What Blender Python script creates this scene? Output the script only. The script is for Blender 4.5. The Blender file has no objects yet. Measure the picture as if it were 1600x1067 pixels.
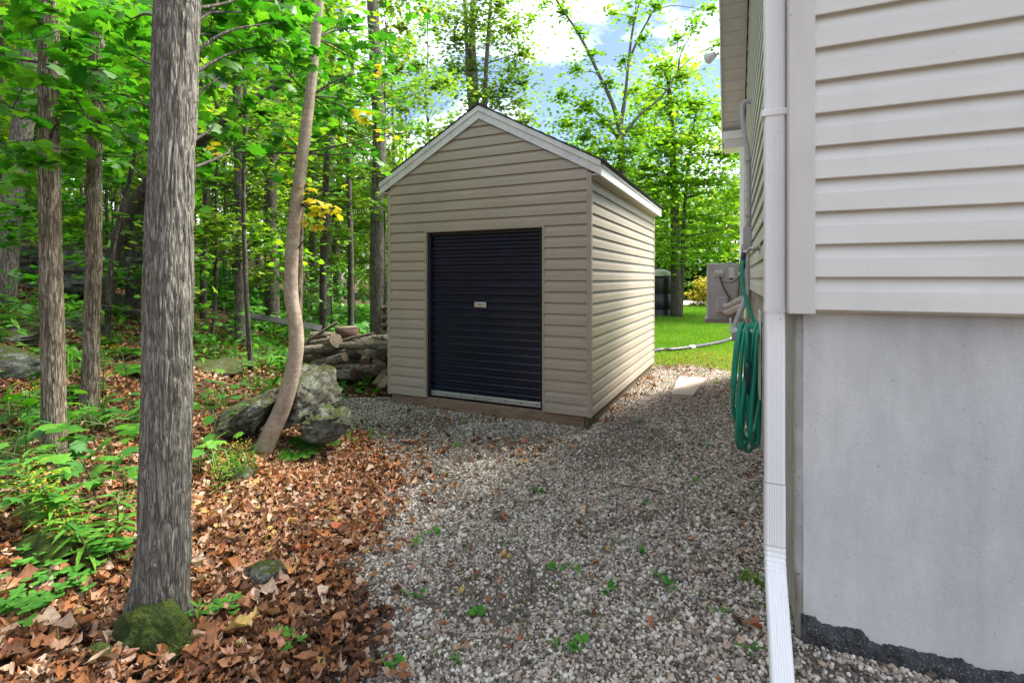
import bpy, math, random
import numpy as np
from math import radians, sin, cos, pi, atan2, sqrt
from mathutils import Vector, Matrix, Euler

random.seed(7)
RNG = np.random.default_rng(7)
SC = bpy.context.scene
COL = SC.collection

# ------------------------------------------------------------------ camera
F, CX, HZ, H = 786.0, 800.0, 435.0, 1.5       # focal length and horizon in photo pixels, eye height
cam_d = bpy.data.cameras.new('camera')
cam = bpy.data.objects.new('camera', cam_d)
COL.objects.link(cam)
cam.location = (0, 0, H)
cam.rotation_euler = (radians(90), 0, 0)
cam_d.sensor_width = 36
cam_d.lens = 36 * F / 1600
cam_d.shift_y = -(533.5 - HZ) / 1600
cam_d.clip_start = 0.05
cam_d.clip_end = 1000
SC.camera = cam

# ------------------------------------------------------------------ light
SUN_AZ, SUN_EL = radians(66), radians(54)      # azimuth clockwise from +Y
w = bpy.data.worlds.new('World')
SC.world = w
w.use_nodes = True
nt = w.node_tree
nt.nodes.clear()
wo = nt.nodes.new('ShaderNodeOutputWorld')
bg = nt.nodes.new('ShaderNodeBackground')
sky = nt.nodes.new('ShaderNodeTexSky')
sky.sky_type = 'NISHITA'
sky.sun_disc = False
sky.sun_elevation = SUN_EL
sky.sun_rotation = SUN_AZ
sky.air_density = 1.0
sky.dust_density = 0.6
sky.ozone_density = 3.0
tc = nt.nodes.new('ShaderNodeTexCoord')
mp = nt.nodes.new('ShaderNodeMapping')
mp.inputs['Scale'].default_value = (2.2, 2.2, 4.5)
mp.inputs['Location'].default_value = (0.1, 7.3, 1.2)
cn = nt.nodes.new('ShaderNodeTexNoise')
cn.inputs['Scale'].default_value = 1.3
cn.inputs['Detail'].default_value = 7
cn.inputs['Roughness'].default_value = 0.55
cr = nt.nodes.new('ShaderNodeValToRGB')
cr.color_ramp.elements[0].position = 0.47
cr.color_ramp.elements[0].color = (0.012, 0.012, 0.012, 1)
cr.color_ramp.elements[1].position = 0.74
cr.color_ramp.elements[1].color = (1, 1, 1, 1)
mx = nt.nodes.new('ShaderNodeMix')
mx.data_type = 'RGBA'
mx.inputs[7].default_value = (25.0, 24.6, 24.2, 1)
nt.links.new(tc.outputs['Generated'], mp.inputs['Vector'])
nt.links.new(mp.outputs[0], cn.inputs['Vector'])
nt.links.new(cn.outputs['Fac'], cr.inputs['Fac'])
nt.links.new(cr.outputs['Color'], mx.inputs[0])
nt.links.new(sky.outputs[0], mx.inputs[6])
nt.links.new(mx.outputs[2], bg.inputs['Color'])
bg.inputs['Strength'].default_value = 0.05
nt.links.new(bg.outputs[0], wo.inputs['Surface'])

sun_d = bpy.data.lights.new('sun', 'SUN')
sun_d.energy = 3.2
sun_d.angle = radians(22)
sun_d.color = (1.0, 0.95, 0.86)
sun = bpy.data.objects.new('sun', sun_d)
COL.objects.link(sun)
to_sun = Vector((sin(SUN_AZ) * cos(SUN_EL), cos(SUN_AZ) * cos(SUN_EL), sin(SUN_EL)))
sun.rotation_euler = (-to_sun).to_track_quat('-Z', 'Y').to_euler()
sun.location = to_sun * 40

SC.view_settings.view_transform = 'Standard'
SC.view_settings.look = 'None'
SC.view_settings.gamma = 1
SC.view_settings.use_curve_mapping = False
SC.view_settings.exposure = 2.2
SC.render.engine = 'CYCLES'
cy = SC.cycles
cy.use_denoising = True
cy.max_bounces = 8
cy.diffuse_bounces = 6
cy.glossy_bounces = 3
cy.transmission_bounces = 5
cy.transparent_max_bounces = 8
cy.caustics_reflective = False
cy.caustics_refractive = False
cy.sample_clamp_indirect = 6

# ------------------------------------------------------------------ noise
def _hash(ix, iy, iz):
    n = (ix * 374761393 + iy * 668265263 + iz * 2147483647 * 3 + 1013904223) & 0xffffffff
    n = ((n ^ (n >> 13)) * 1274126177) & 0xffffffff
    n = ((n ^ (n >> 16)) * 2246822519) & 0xffffffff
    return ((n ^ (n >> 15)) & 0xffffff) / float(0xffffff)

def vnoise(p):
    """value noise in [-1, 1] at points p (N, 3)"""
    p = np.asarray(p, float)
    i = np.floor(p).astype(np.int64)
    f = p - i
    f = f * f * (3 - 2 * f)
    r = 0
    for dx in (0, 1):
        wx = f[:, 0] if dx else 1 - f[:, 0]
        for dy in (0, 1):
            wy = f[:, 1] if dy else 1 - f[:, 1]
            for dz in (0, 1):
                wz = f[:, 2] if dz else 1 - f[:, 2]
                r = r + wx * wy * wz * _hash(i[:, 0] + dx, i[:, 1] + dy, i[:, 2] + dz)
    return r * 2 - 1

def fbm(p, oct=4, gain=0.5):
    p = np.asarray(p, float)
    a, s, t = 1.0, 1.0, 0
    for o in range(oct):
        t = t + a * vnoise(p * s + 17.3 * o)
        a *= gain
        s *= 2.03
    return t

# ------------------------------------------------------------------ frames of the two buildings
AS, AH = radians(25.3), radians(23.5)
US, VS = np.array([cos(AS), -sin(AS)]), np.array([sin(AS), cos(AS)])
UH, VH = np.array([cos(AH), -sin(AH)]), np.array([sin(AH), cos(AH)])
SHED_W, SHED_L = 2.516, 3.66
SHED_C = np.array([0.784, 5.07]) - US * SHED_W / 2 + VS * SHED_L / 2
HC = np.array([1.0043, 1.8146])                # outside corner of the house
HL = 5.3                                       # length of its side wall

def house_local(x, y):
    dx, dy = x - HC[0], y - HC[1]
    return dx * UH[0] + dy * UH[1], dx * VH[0] + dy * VH[1]

def height(x, y):
    x = np.asarray(x, float); y = np.asarray(y, float)
    shp = np.broadcast(x, y).shape
    x = np.broadcast_to(x, shp).ravel(); y = np.broadcast_to(y, shp).ravel()
    d = -(x + 0.33 * y + 0.1) * 0.95
    d = (np.sqrt(d * d + 0.03) + d) / 2
    s = 0.23 * d + 0.033 * d * d
    left = 8 * (1 - np.exp(-s / 8))
    wood = np.clip(d / 1.5, 0, 1)
    p = np.stack([x, y, np.zeros_like(x)], 1)
    near = np.clip(1 - np.hypot(x, y) / 60, 0, 1)
    b = fbm(p * 0.9, 3) * 0.11 * wood * near + fbm(p * 3.1 + 5, 2) * (0.012 + 0.02 * wood) * near
    lx, ly = house_local(x, y)
    dist = np.hypot(np.maximum(-lx, 0), np.maximum(np.maximum(-ly, ly - HL), 0))
    t = np.clip(1 - dist / 1.3, 0, 1)
    hs = 0.2 * t * t * (3 - 2 * t)
    return (left + b + hs - 0.022 * (1 - wood)).reshape(shp)

def hgt(x, y):
    return float(height(np.array([x]), np.array([y]))[0])

def P(px, py, Y):
    return np.array([(px - CX) / F * Y, Y, H - (py - HZ) / F * Y])

def gp(px, py, ymax=60):
    """the point of the terrain seen at a photo pixel"""
    Y = np.geomspace(0.8, ymax, 4000)
    X = (px - CX) / F * Y
    Z = H - (py - HZ) / F * Y
    g = height(X, Y)
    k = np.argmax(Z <= g)
    if Z[k] > g[k]:
        k = len(Y) - 1
    return np.array([X[k], Y[k], g[k]])

# ------------------------------------------------------------------ materials
def nd(t, typ, **kw):
    n = t.nodes.new(typ)
    for k, v in kw.items():
        if k in n.inputs.keys():
            n.inputs[k].default_value = v
        else:
            setattr(n, k, v)
    return n

def ramp(t, cols, pos=None, interp='LINEAR'):
    n = t.nodes.new('ShaderNodeValToRGB')
    n.color_ramp.interpolation = interp
    e = n.color_ramp.elements
    k = len(cols)
    pos = pos or [i / (k - 1) for i in range(k)]
    while len(e) < k:
        e.new(0.5)
    for i in range(k):
        e[i].position = pos[i]
        e[i].color = (*cols[i][:3], 1)
    return n

def mix(t, a, b, f, mode='MIX'):
    n = t.nodes.new('ShaderNodeMix')
    n.data_type = 'RGBA'
    n.blend_type = mode
    for s, v in ((6, a), (7, b), (0, f)):
        if hasattr(v, 'is_output'):
            t.links.new(v, n.inputs[s])
        elif s == 0:
            n.inputs[0].default_value = v
        else:
            n.inputs[s].default_value = (*v[:3], 1)
    return n.outputs[2]

def base_mat(name, rough=0.6, metal=0.0, spec=0.5):
    m = bpy.data.materials.new(name)
    m.use_nodes = True
    t = m.node_tree
    b = t.nodes['Principled BSDF']
    b.inputs['Roughness'].default_value = rough
    b.inputs['Metallic'].default_value = metal
    b.inputs['Specular IOR Level'].default_value = spec
    return m, t, b

def coords(t, scale=(1, 1, 1), world=True):
    if world:
        g = t.nodes.new('ShaderNodeNewGeometry').outputs['Position']
    else:
        g = t.nodes.new('ShaderNodeTexCoord').outputs['Object']
    mpn = t.nodes.new('ShaderNodeMapping')
    mpn.inputs['Scale'].default_value = scale
    t.links.new(g, mpn.inputs['Vector'])
    return mpn.outputs[0]

def noise(t, vec, scale, detail=5, rough=0.55, dist=0):
    n = nd(t, 'ShaderNodeTexNoise', Scale=scale, Detail=detail, Roughness=rough, Distortion=dist)
    t.links.new(vec, n.inputs['Vector'])
    return n.outputs['Fac']

def bump(t, b, h, strength=0.3, dist=0.01, chain=None):
    n = nd(t, 'ShaderNodeBump', Strength=strength, Distance=dist)
    t.links.new(h, n.inputs['Height'])
    if chain is not None:
        t.links.new(chain, n.inputs['Normal'])
    t.links.new(n.outputs[0], b.inputs['Normal'])
    return n.outputs[0]

def mottled(name, c1, c2, scale=3, rough=0.6, metal=0, stretch=(1, 1, 1), bs=0.1, bscale=40, bd=0.004,
            specks=None, spec=0.5, detail=6, grime=None):
    m, t, b = base_mat(name, rough, metal, spec)
    v = coords(t, stretch)
    n = noise(t, v, scale, detail)
    r = ramp(t, [c1, c2], [0.35, 0.65])
    t.links.new(n, r.inputs['Fac'])
    c = r.outputs[0]
    if specks:
        n2 = noise(t, coords(t), specks[0], 2, 0.4)
        r2 = ramp(t, [(0, 0, 0), (1, 1, 1)], [specks[1], specks[1] + 0.05])
        t.links.new(n2, r2.inputs['Fac'])
        c = mix(t, c, specks[2], r2.outputs[0])
    if grime:
        n3 = noise(t, coords(t, grime[0]), grime[1], 5, 0.6)
        r3 = ramp(t, [(0, 0, 0), (grime[3],) * 3], [0.5, 0.75])
        t.links.new(n3, r3.inputs['Fac'])
        c = mix(t, c, grime[2], r3.outputs[0])
    t.links.new(c, b.inputs['Base Color'])
    if bs:
        n4 = noise(t, v, bscale, 4)
        bump(t, b, n4, bs, bd)
    return m

MAT = {}
MAT['shed_vinyl'] = mottled('shed_vinyl', (0.355, 0.298, 0.232), (0.395, 0.333, 0.262), 1.5, 0.5, stretch=(1, 1, 6), bs=0.12, bscale=22, bd=0.002,
                            specks=(34, 0.76, (0.2, 0.165, 0.12)), grime=((3, 3, 0.6), 1.2, (0.3, 0.27, 0.2), 0.35))
MAT['house_vinyl'] = mottled('house_vinyl', (0.645, 0.635, 0.59), (0.705, 0.695, 0.65), 1.2, 0.42, stretch=(1, 1, 6), bs=0.12, bscale=20, bd=0.002,
                             specks=(34, 0.77, (0.38, 0.35, 0.3)), grime=((2, 2, 0.7), 2.0, (0.5, 0.475, 0.42), 0.4))
MAT['house_trim'] = mottled('house_trim', (0.59, 0.575, 0.53), (0.64, 0.625, 0.58), 2, 0.45, bs=0.05,
                            specks=(40, 0.76, (0.3, 0.26, 0.2)), grime=((2, 2, 0.4), 3.0, (0.42, 0.39, 0.33), 0.35))
MAT['white_metal'] = mottled('white_metal', (0.83, 0.835, 0.84), (0.87, 0.87, 0.87), 2, 0.35, bs=0.02,
                             specks=(45, 0.75, (0.35, 0.3, 0.25)), grime=((4, 4, 2.5), 2.0, (0.68, 0.66, 0.62), 0.2))
MAT['fascia'] = mottled('fascia', (0.60, 0.60, 0.59), (0.72, 0.72, 0.70), 5, 0.5, bs=0.06,
                        grime=((4, 4, 1), 6.0, (0.42, 0.42, 0.38), 0.4))
MAT['soffit'] = mottled('soffit', (0.46, 0.42, 0.40), (0.56, 0.52, 0.50), 9, 0.55, bs=0.05, stretch=(1, 1, 1))
MAT['soffit_house'] = mottled('soffit_house', (0.50, 0.49, 0.47), (0.57, 0.56, 0.54), 6, 0.5, bs=0.05)
MAT['shingle'] = mottled('shingle', (0.035, 0.03, 0.03), (0.08, 0.07, 0.068), 30, 0.9, bs=0.5, bscale=200, bd=0.004)
MAT['door_metal'] = mottled('door_metal', (0.003, 0.006, 0.020), (0.005, 0.010, 0.030), 4, 0.30, spec=0.4, bs=0.03, bscale=15,
                            grime=((1, 1, 2.5), 5.0, (0.022, 0.028, 0.042), 0.3))
MAT['door_track'] = mottled('door_track', (0.004, 0.005, 0.012), (0.008, 0.010, 0.02), 4, 0.45, bs=0.0)
MAT['aluminium'] = mottled('aluminium', (0.62, 0.63, 0.64), (0.72, 0.73, 0.74), 12, 0.38, 0.75, bs=0.06)
MAT['screw'] = mottled('screw', (0.02, 0.02, 0.02), (0.05, 0.05, 0.05), 30, 0.5, 0.6, bs=0)
MAT['timber'] = mottled('timber', (0.18, 0.115, 0.075), (0.29, 0.205, 0.14), 5, 0.8, stretch=(1.5, 1.5, 14), bs=0.4, bscale=18, bd=0.004,
                        grime=((1, 1, 2), 4.0, (0.09, 0.085, 0.05), 0.6))
MAT['timber_green'] = mottled('timber_green', (0.11, 0.085, 0.045), (0.17, 0.135, 0.075), 5, 0.85, stretch=(1.5, 1.5, 14), bs=0.4, bscale=18, bd=0.004,
                        grime=((1, 1, 2), 4.0, (0.06, 0.075, 0.025), 0.7))

def concrete_mat():
    m, t, b = base_mat('concrete', 0.85, 0, 0.3)
    v = coords(t)
    n1 = noise(t, v, 1.6, 6, 0.6)
    r1 = ramp(t, [(0.50, 0.515, 0.52), (0.575, 0.585, 0.58), (0.635, 0.64, 0.61)], [0.3, 0.5, 0.72])
    t.links.new(n1, r1.inputs['Fac'])
    n2 = noise(t, coords(t, (1, 1, 0.25)), 7, 5, 0.65)
    r2 = ramp(t, [(0.82, 0.82, 0.83), (1.07, 1.07, 1.06)], [0.28, 0.68])
    t.links.new(n2, r2.inputs['Fac'])
    c = mix(t, r1.outputs[0], r2.outputs[0], 1.0, 'MULTIPLY')
    n3 = noise(t, v, 120, 2, 0.4)
    r3 = ramp(t, [(0, 0, 0), (0.6, 0.6, 0.6)], [0.70, 0.75])
    t.links.new(n3, r3.inputs['Fac'])
    c = mix(t, c, (0.26, 0.25, 0.24), r3.outputs[0])
    n5 = noise(t, v, 260, 3, 0.6)
    r5 = ramp(t, [(0.9, 0.9, 0.9), (1.07, 1.07, 1.07)], [0.3, 0.7])
    t.links.new(n5, r5.inputs['Fac'])
    c = mix(t, c, r5.outputs[0], 1.0, 'MULTIPLY')
    t.links.new(c, b.inputs['Base Color'])
    n4 = noise(t, v, 24, 8, 0.65)
    bump(t, b, n4, 0.35, 0.006)
    return m
MAT['concrete'] = concrete_mat()
MAT['parge'] = mottled('parge', (0.36, 0.34, 0.31), (0.47, 0.455, 0.42), 12, 0.9, bs=0.5, bscale=60, specks=(50, 0.68, (0.2, 0.17, 0.14)))
MAT['tar'] = mottled('tar', (0.015, 0.016, 0.019), (0.075, 0.076, 0.082), 26, 0.8, bs=1.0, bscale=90, bd=0.014, specks=(150, 0.62, (0.2, 0.2, 0.205)))
MAT['hose'] = mottled('hose', (0.010, 0.27, 0.17), (0.018, 0.33, 0.215), 6, 0.33, bs=0.03)
MAT['teal_plastic'] = mottled('teal_plastic', (0.008, 0.06, 0.075), (0.012, 0.08, 0.10), 9, 0.35, bs=0)
MAT['black_rubber'] = mottled('black_rubber', (0.008, 0.008, 0.010), (0.016, 0.016, 0.018), 9, 0.5, bs=0.05)
MAT['brass'] = mottled('brass', (0.42, 0.40, 0.36), (0.55, 0.53, 0.5), 14, 0.35, 0.8, bs=0.05)
MAT['pvc'] = mottled('pvc', (0.38, 0.38, 0.395), (0.44, 0.44, 0.45), 6, 0.5, bs=0.04)
MAT['pump'] = mottled('pump', (0.42, 0.415, 0.41), (0.48, 0.475, 0.465), 3, 0.45, bs=0.04, grime=((2, 2, 1), 3.0, (0.19, 0.185, 0.17), 0.4))
MAT['pump_light'] = mottled('pump_light', (0.62, 0.62, 0.60), (0.68, 0.68, 0.66), 3, 0.45, bs=0.02)
MAT['tank'] = mottled('tank', (0.008, 0.011, 0.016), (0.014, 0.018, 0.026), 2, 0.4, bs=0.05)
MAT['tank_top'] = mottled('tank_top', (0.5, 0.52, 0.54), (0.62, 0.63, 0.64), 2, 0.5, bs=0.05)
MAT['slab'] = mottled('slab', (0.36, 0.31, 0.26), (0.46, 0.41, 0.35), 5, 0.9, bs=0.4, bscale=30)
MAT['drive'] = mottled('drive', (0.42, 0.41, 0.39), (0.52, 0.51, 0.49), 3, 0.95, bs=0.2, bscale=25)
MAT['cut_wood'] = mottled('cut_wood', (0.10, 0.075, 0.05), (0.19, 0.145, 0.098), 22, 0.85, bs=0.4, bscale=60)
MAT['dark_cut'] = mottled('dark_cut', (0.06, 0.032, 0.022), (0.12, 0.065, 0.042), 22, 0.85, bs=0.4, bscale=60)
MAT['board'] = mottled('board', (0.10, 0.105, 0.105), (0.16, 0.16, 0.16), 6, 0.85, bs=0.3)
MAT['twig'] = mottled('twig', (0.10, 0.08, 0.065), (0.20, 0.165, 0.13), 20, 0.9, bs=0.3)
MAT['stem'] = mottled('stem', (0.06, 0.09, 0.025), (0.10, 0.12, 0.04), 20, 0.7, bs=0.0)

def bark_mat(name, dark, mid, light, furrow=26, lichen=0.0, moss=0.0, bs=0.7, smoothbands=False, zs=0.14):
    m, t, b = base_mat(name, 0.92, 0, 0.25)
    v = coords(t, (1, 1, zs), False)
    vo = nd(t, 'ShaderNodeTexVoronoi', Scale=furrow)
    vo.feature = 'DISTANCE_TO_EDGE'
    wv = noise(t, coords(t, (1, 1, zs * 2.2), False), furrow * 1.1, 6, 0.72)
    # warp
    add = nd(t, 'ShaderNodeVectorMath', operation='ADD')
    sc = nd(t, 'ShaderNodeVectorMath', operation='SCALE')
    ncol = nd(t, 'ShaderNodeTexNoise', Scale=furrow * 0.5, Detail=3)
    t.links.new(v, ncol.inputs['Vector'])
    t.links.new(ncol.outputs['Color'], sc.inputs[0])
    sc.inputs['Scale'].default_value = 3.5 / furrow
    t.links.new(v, add.inputs[0]); t.links.new(sc.outputs[0], add.inputs[1])
    t.links.new(add.outputs[0], vo.inputs['Vector'])
    rr = ramp(t, [(0, 0, 0), (0.5, 0.5, 0.5)], [0.0, 0.2])
    t.links.new(vo.outputs['Distance'], rr.inputs['Fac'])
    na = noise(t, coords(t, (1, 1, zs * 0.75), False), furrow * 0.6, 3, 0.55, 0.6)
    sb_ = nd(t, 'ShaderNodeMath', operation='SUBTRACT'); t.links.new(na, sb_.inputs[0]); sb_.inputs[1].default_value = 0.5
    ab_ = nd(t, 'ShaderNodeMath', operation='ABSOLUTE'); t.links.new(sb_.outputs[0], ab_.inputs[0])
    cr_ = ramp(t, [(0.35, 0.35, 0.35), (1, 1, 1)], [0.005, 0.05]); t.links.new(ab_.outputs[0], cr_.inputs['Fac'])  # crack lines darkened in the colour: bark's own tone with some occlusion painted in
    hgtm = nd(t, 'ShaderNodeMath', operation='MULTIPLY_ADD')
    t.links.new(wv, hgtm.inputs[0]); hgtm.inputs[1].default_value = 1.1
    t.links.new(rr.outputs[0], hgtm.inputs[2])
    rc = ramp(t, [dark, mid, light], [0.25, 0.85, 1.45 / 1.75])
    hn = nd(t, 'ShaderNodeMath', operation='DIVIDE')
    hc_ = nd(t, 'ShaderNodeMath', operation='MULTIPLY')
    t.links.new(hgtm.outputs[0], hc_.inputs[0]); t.links.new(cr_.outputs[0], hc_.inputs[1])
    hgtm = hc_
    t.links.new(hgtm.outputs[0], hn.inputs[0]); hn.inputs[1].default_value = 1.25
    rc.color_ramp.elements[0].position = 0.36
    rc.color_ramp.elements[1].position = 0.66
    rc.color_ramp.elements[2].position = 1.0
    t.links.new(hn.outputs[0], rc.inputs['Fac'])
    c = rc.outputs[0]
    if smoothbands:
        nb = noise(t, coords(t, (1, 1, 9), False), 4, 5, 0.7)
        rb = ramp(t, [(0.74, 0.72, 0.70), (1.1, 1.09, 1.07)], [0.3, 0.65])
        t.links.new(nb, rb.inputs['Fac'])
        c = mix(t, c, rb.outputs[0], 1.0, 'MULTIPLY')
    if lichen:
        nl = noise(t, coords(t, (1, 1, 0.7), False), 7, 6, 0.7)
        rl = ramp(t, [(0, 0, 0), (lichen,) * 3], [0.56, 0.66])
        t.links.new(nl, rl.inputs['Fac'])
        c = mix(t, c, (0.34, 0.37, 0.31), rl.outputs[0])
    if moss:
        nl = noise(t, coords(t, (1, 1, 0.6), False), 4, 6, 0.7)
        rl = ramp(t, [(0, 0, 0), (moss,) * 3], [0.52, 0.64])
        t.links.new(nl, rl.inputs['Fac'])
        c = mix(t, c, (0.06, 0.06, 0.02), rl.outputs[0])
    t.links.new(c, b.inputs['Base Color'])
    bump(t, b, hgtm.outputs[0], bs, 0.012)
    return m
MAT['bark_big'] = bark_mat('bark_big', (0.095, 0.086, 0.070), (0.215, 0.20, 0.168), (0.34, 0.325, 0.28), 84, 0.3, 0.3, 0.7, zs=0.10)
MAT['bark_brown'] = bark_mat('bark_brown', (0.08, 0.063, 0.044), (0.22, 0.18, 0.13), (0.38, 0.33, 0.255), 75, 0.5, 0.5, 0.7, zs=0.1)
MAT['bark_smooth'] = bark_mat('bark_smooth', (0.30, 0.24, 0.185), (0.36, 0.295, 0.235), (0.42, 0.36, 0.295), 30, 0.25, 0.35, 0.12, True, zs=0.6)
MAT['bark_grey'] = bark_mat('bark_grey', (0.06, 0.052, 0.042), (0.18, 0.16, 0.132), (0.29, 0.265, 0.225), 60, 0.3, 0.2, 0.6)
MAT['bark_dark'] = bark_mat('bark_dark', (0.03, 0.026, 0.021), (0.095, 0.082, 0.066), (0.17, 0.15, 0.125), 60, 0.2, 0.3, 0.6)
MAT['bark_log'] = bark_mat('bark_log', (0.06, 0.048, 0.036), (0.21, 0.175, 0.13), (0.38, 0.33, 0.26), 70, 0.3, 0.4, 0.6)

def leaf_mat(name, cols, pos=None, trans=0.45, gloss=0.12, rough=0.45):
    m = bpy.data.materials.new(name)
    m.use_nodes = True
    t = m.node_tree
    t.nodes.clear()
    o = t.nodes.new('ShaderNodeOutputMaterial')
    a = nd(t, 'ShaderNodeAttribute', attribute_name='rnd')
    oi = t.nodes.new('ShaderNodeObjectInfo')
    ad = nd(t, 'ShaderNodeMath', operation='ADD')
    sb = nd(t, 'ShaderNodeMath', operation='MULTIPLY')
    t.links.new(oi.outputs['Random'], sb.inputs[0]); sb.inputs[1].default_value = 0.12
    t.links.new(a.outputs['Fac'], ad.inputs[0]); t.links.new(sb.outputs[0], ad.inputs[1])
    r = ramp(t, cols, pos)
    t.links.new(ad.outputs[0], r.inputs['Fac'])
    nn = noise(t, coords(t), 60, 3)
    rn = ramp(t, [(0.8, 0.8, 0.8), (1.15, 1.15, 1.15)], [0.35, 0.65])
    t.links.new(nn, rn.inputs['Fac'])
    c = mix(t, r.outputs[0], rn.outputs[0], 1.0, 'MULTIPLY')
    d = t.nodes.new('ShaderNodeBsdfDiffuse')
    tr = t.nodes.new('ShaderNodeBsdfTranslucent')
    gl = nd(t, 'ShaderNodeBsdfGlossy', Roughness=rough)
    t.links.new(c, d.inputs['Color'])
    tc2 = mix(t, c, (1.25, 1.35, 0.6), 1.0, 'MULTIPLY')
    t.links.new(tc2, tr.inputs['Color'])
    m1 = t.nodes.new('ShaderNodeMixShader'); m1.inputs[0].default_value = trans
    t.links.new(d.outputs[0], m1.inputs[1]); t.links.new(tr.outputs[0], m1.inputs[2])
    fr = t.nodes.new('ShaderNodeLayerWeight'); fr.inputs['Blend'].default_value = 0.3
    fm = nd(t, 'ShaderNodeMath', operation='MULTIPLY')
    t.links.new(fr.outputs['Facing'], fm.inputs[0]); fm.inputs[1].default_value = gloss * 0.8
    m2 = t.nodes.new('ShaderNodeMixShader')
    t.links.new(fm.outputs[0], m2.inputs[0])
    t.links.new(m1.outputs[0], m2.inputs[1]); t.links.new(gl.outputs[0], m2.inputs[2])
    t.links.new(m2.outputs[0], o.inputs['Surface'])
    return m

G1 = [(0.030, 0.115, 0.012), (0.060, 0.19, 0.015), (0.105, 0.26, 0.022), (0.17, 0.33, 0.026), (0.32, 0.30, 0.025), (0.42, 0.26, 0.03)]
GP = [0.0, 0.32, 0.62, 0.86, 0.97, 1.08]
MAT['leaf_forest'] = leaf_mat('leaf_forest', G1, [0.0, 0.3, 0.6, 0.88, 1.0, 1.12], trans=0.55)
MAT['leaf_near'] = leaf_mat('leaf_near', [(0.022, 0.13, 0.012), (0.045, 0.20, 0.012), (0.08, 0.26, 0.016), (0.13, 0.31, 0.02)], trans=0.55, gloss=0.15)
MAT['leaf_sun'] = leaf_mat('leaf_sun', [(0.08, 0.22, 0.015), (0.14, 0.31, 0.02), (0.22, 0.40, 0.026), (0.34, 0.45, 0.03), (0.46, 0.42, 0.035)], [0, 0.35, 0.65, 0.92, 1.08], trans=0.6)
MAT['leaf_olive'] = leaf_mat('leaf_olive', [(0.08, 0.17, 0.03), (0.13, 0.24, 0.035), (0.20, 0.30, 0.045), (0.32, 0.32, 0.06)], [0, 0.4, 0.8, 1.08], trans=0.6)
MAT['leaf_yellow'] = leaf_mat('leaf_yellow', [(0.30, 0.28, 0.02), (0.48, 0.40, 0.03), (0.60, 0.46, 0.05), (0.45, 0.25, 0.05)], [0, 0.4, 0.85, 1.08])
MAT['leaf_dark'] = leaf_mat('leaf_dark', [(0.010, 0.028, 0.010), (0.018, 0.045, 0.014), (0.03, 0.065, 0.018)], trans=0.3)
MAT['leaf_plant'] = leaf_mat('leaf_plant', [(0.035, 0.16, 0.024), (0.06, 0.23, 0.03), (0.11, 0.31, 0.032), (0.17, 0.37, 0.035)], trans=0.4, gloss=0.15)
MAT['clover'] = leaf_mat('clover', [(0.05, 0.21, 0.03), (0.09, 0.29, 0.04), (0.13, 0.35, 0.045)], trans=0.4)
MAT['clover_dull'] = leaf_mat('clover_dull', [(0.05, 0.085, 0.02), (0.09, 0.14, 0.03), (0.14, 0.17, 0.04), (0.22, 0.2, 0.06)], [0, 0.4, 0.8, 1.08], trans=0.25)
MAT['grass'] = leaf_mat('grass', [(0.075, 0.20, 0.018), (0.13, 0.29, 0.025), (0.20, 0.35, 0.035), (0.36, 0.36, 0.09)], [0, 0.4, 0.8, 1.08], trans=0.35)
MAT['litter'] = leaf_mat('litter', [(0.035, 0.02, 0.014), (0.11, 0.055, 0.034), (0.23, 0.11, 0.06), (0.36, 0.15, 0.06), (0.42, 0.25, 0.155), (0.58, 0.44, 0.33), (0.42, 0.11, 0.045), (0.52, 0.37, 0.13)],
                         [0.0, 0.2, 0.4, 0.55, 0.7, 0.85, 0.97, 1.08], trans=0.12, gloss=0.06, rough=0.6)
MAT['moss'] = mottled('moss', (0.018, 0.036, 0.002), (0.052, 0.078, 0.005), 14, 0.95, bs=1.0, bscale=120, bd=0.01)

def rock_mat(name, c1, c2, lich, mossf):
    m, t, b = base_mat(name, 0.9, 0, 0.3)
    v = coords(t)
    n = noise(t, coords(t, (1, 1, 2.2)), 7, 8, 0.65)
    r = ramp(t, [c1, c2], [0.3, 0.7]); t.links.new(n, r.inputs['Fac'])
    nl = noise(t, v, 9, 7, 0.7)
    rl = ramp(t, [(0, 0, 0), (lich,) * 3], [0.47, 0.56]); t.links.new(nl, rl.inputs['Fac'])
    c = mix(t, r.outputs[0], (0.30, 0.345, 0.285), rl.outputs[0])
    g = t.nodes.new('ShaderNodeNewGeometry')
    sx = t.nodes.new('ShaderNodeSeparateXYZ'); t.links.new(g.outputs['Normal'], sx.inputs[0])
    nm = noise(t, v, 6, 5, 0.65)
    ad = nd(t, 'ShaderNodeMath', operation='MULTIPLY_ADD')
    t.links.new(nm, ad.inputs[0]); ad.inputs[1].default_value = 1.1; t.links.new(sx.outputs['Z'], ad.inputs[2])
    rm = ramp(t, [(0, 0, 0), (mossf,) * 3], [0.85, 1.0])
    dv = nd(t, 'ShaderNodeMath', operation='DIVIDE'); dv.inputs[1].default_value = 1.35
    t.links.new(ad.outputs[0], dv.inputs[0]); t.links.new(dv.outputs[0], rm.inputs['Fac'])
    c = mix(t, c, (0.055, 0.07, 0.01), rm.outputs[0])
    t.links.new(c, b.inputs['Base Color'])
    n2 = noise(t, v, 30, 8, 0.7)
    bump(t, b, n2, 1.0, 0.035)
    return m
MAT["rock"] = rock_mat("rock", (0.03, 0.028, 0.02), (0.12, 0.105, 0.08), 0.42, 0.8)
MAT['rock_moss'] = rock_mat('rock_moss', (0.05, 0.052, 0.042), (0.15, 0.15, 0.125), 0.5, 0.95)

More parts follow.
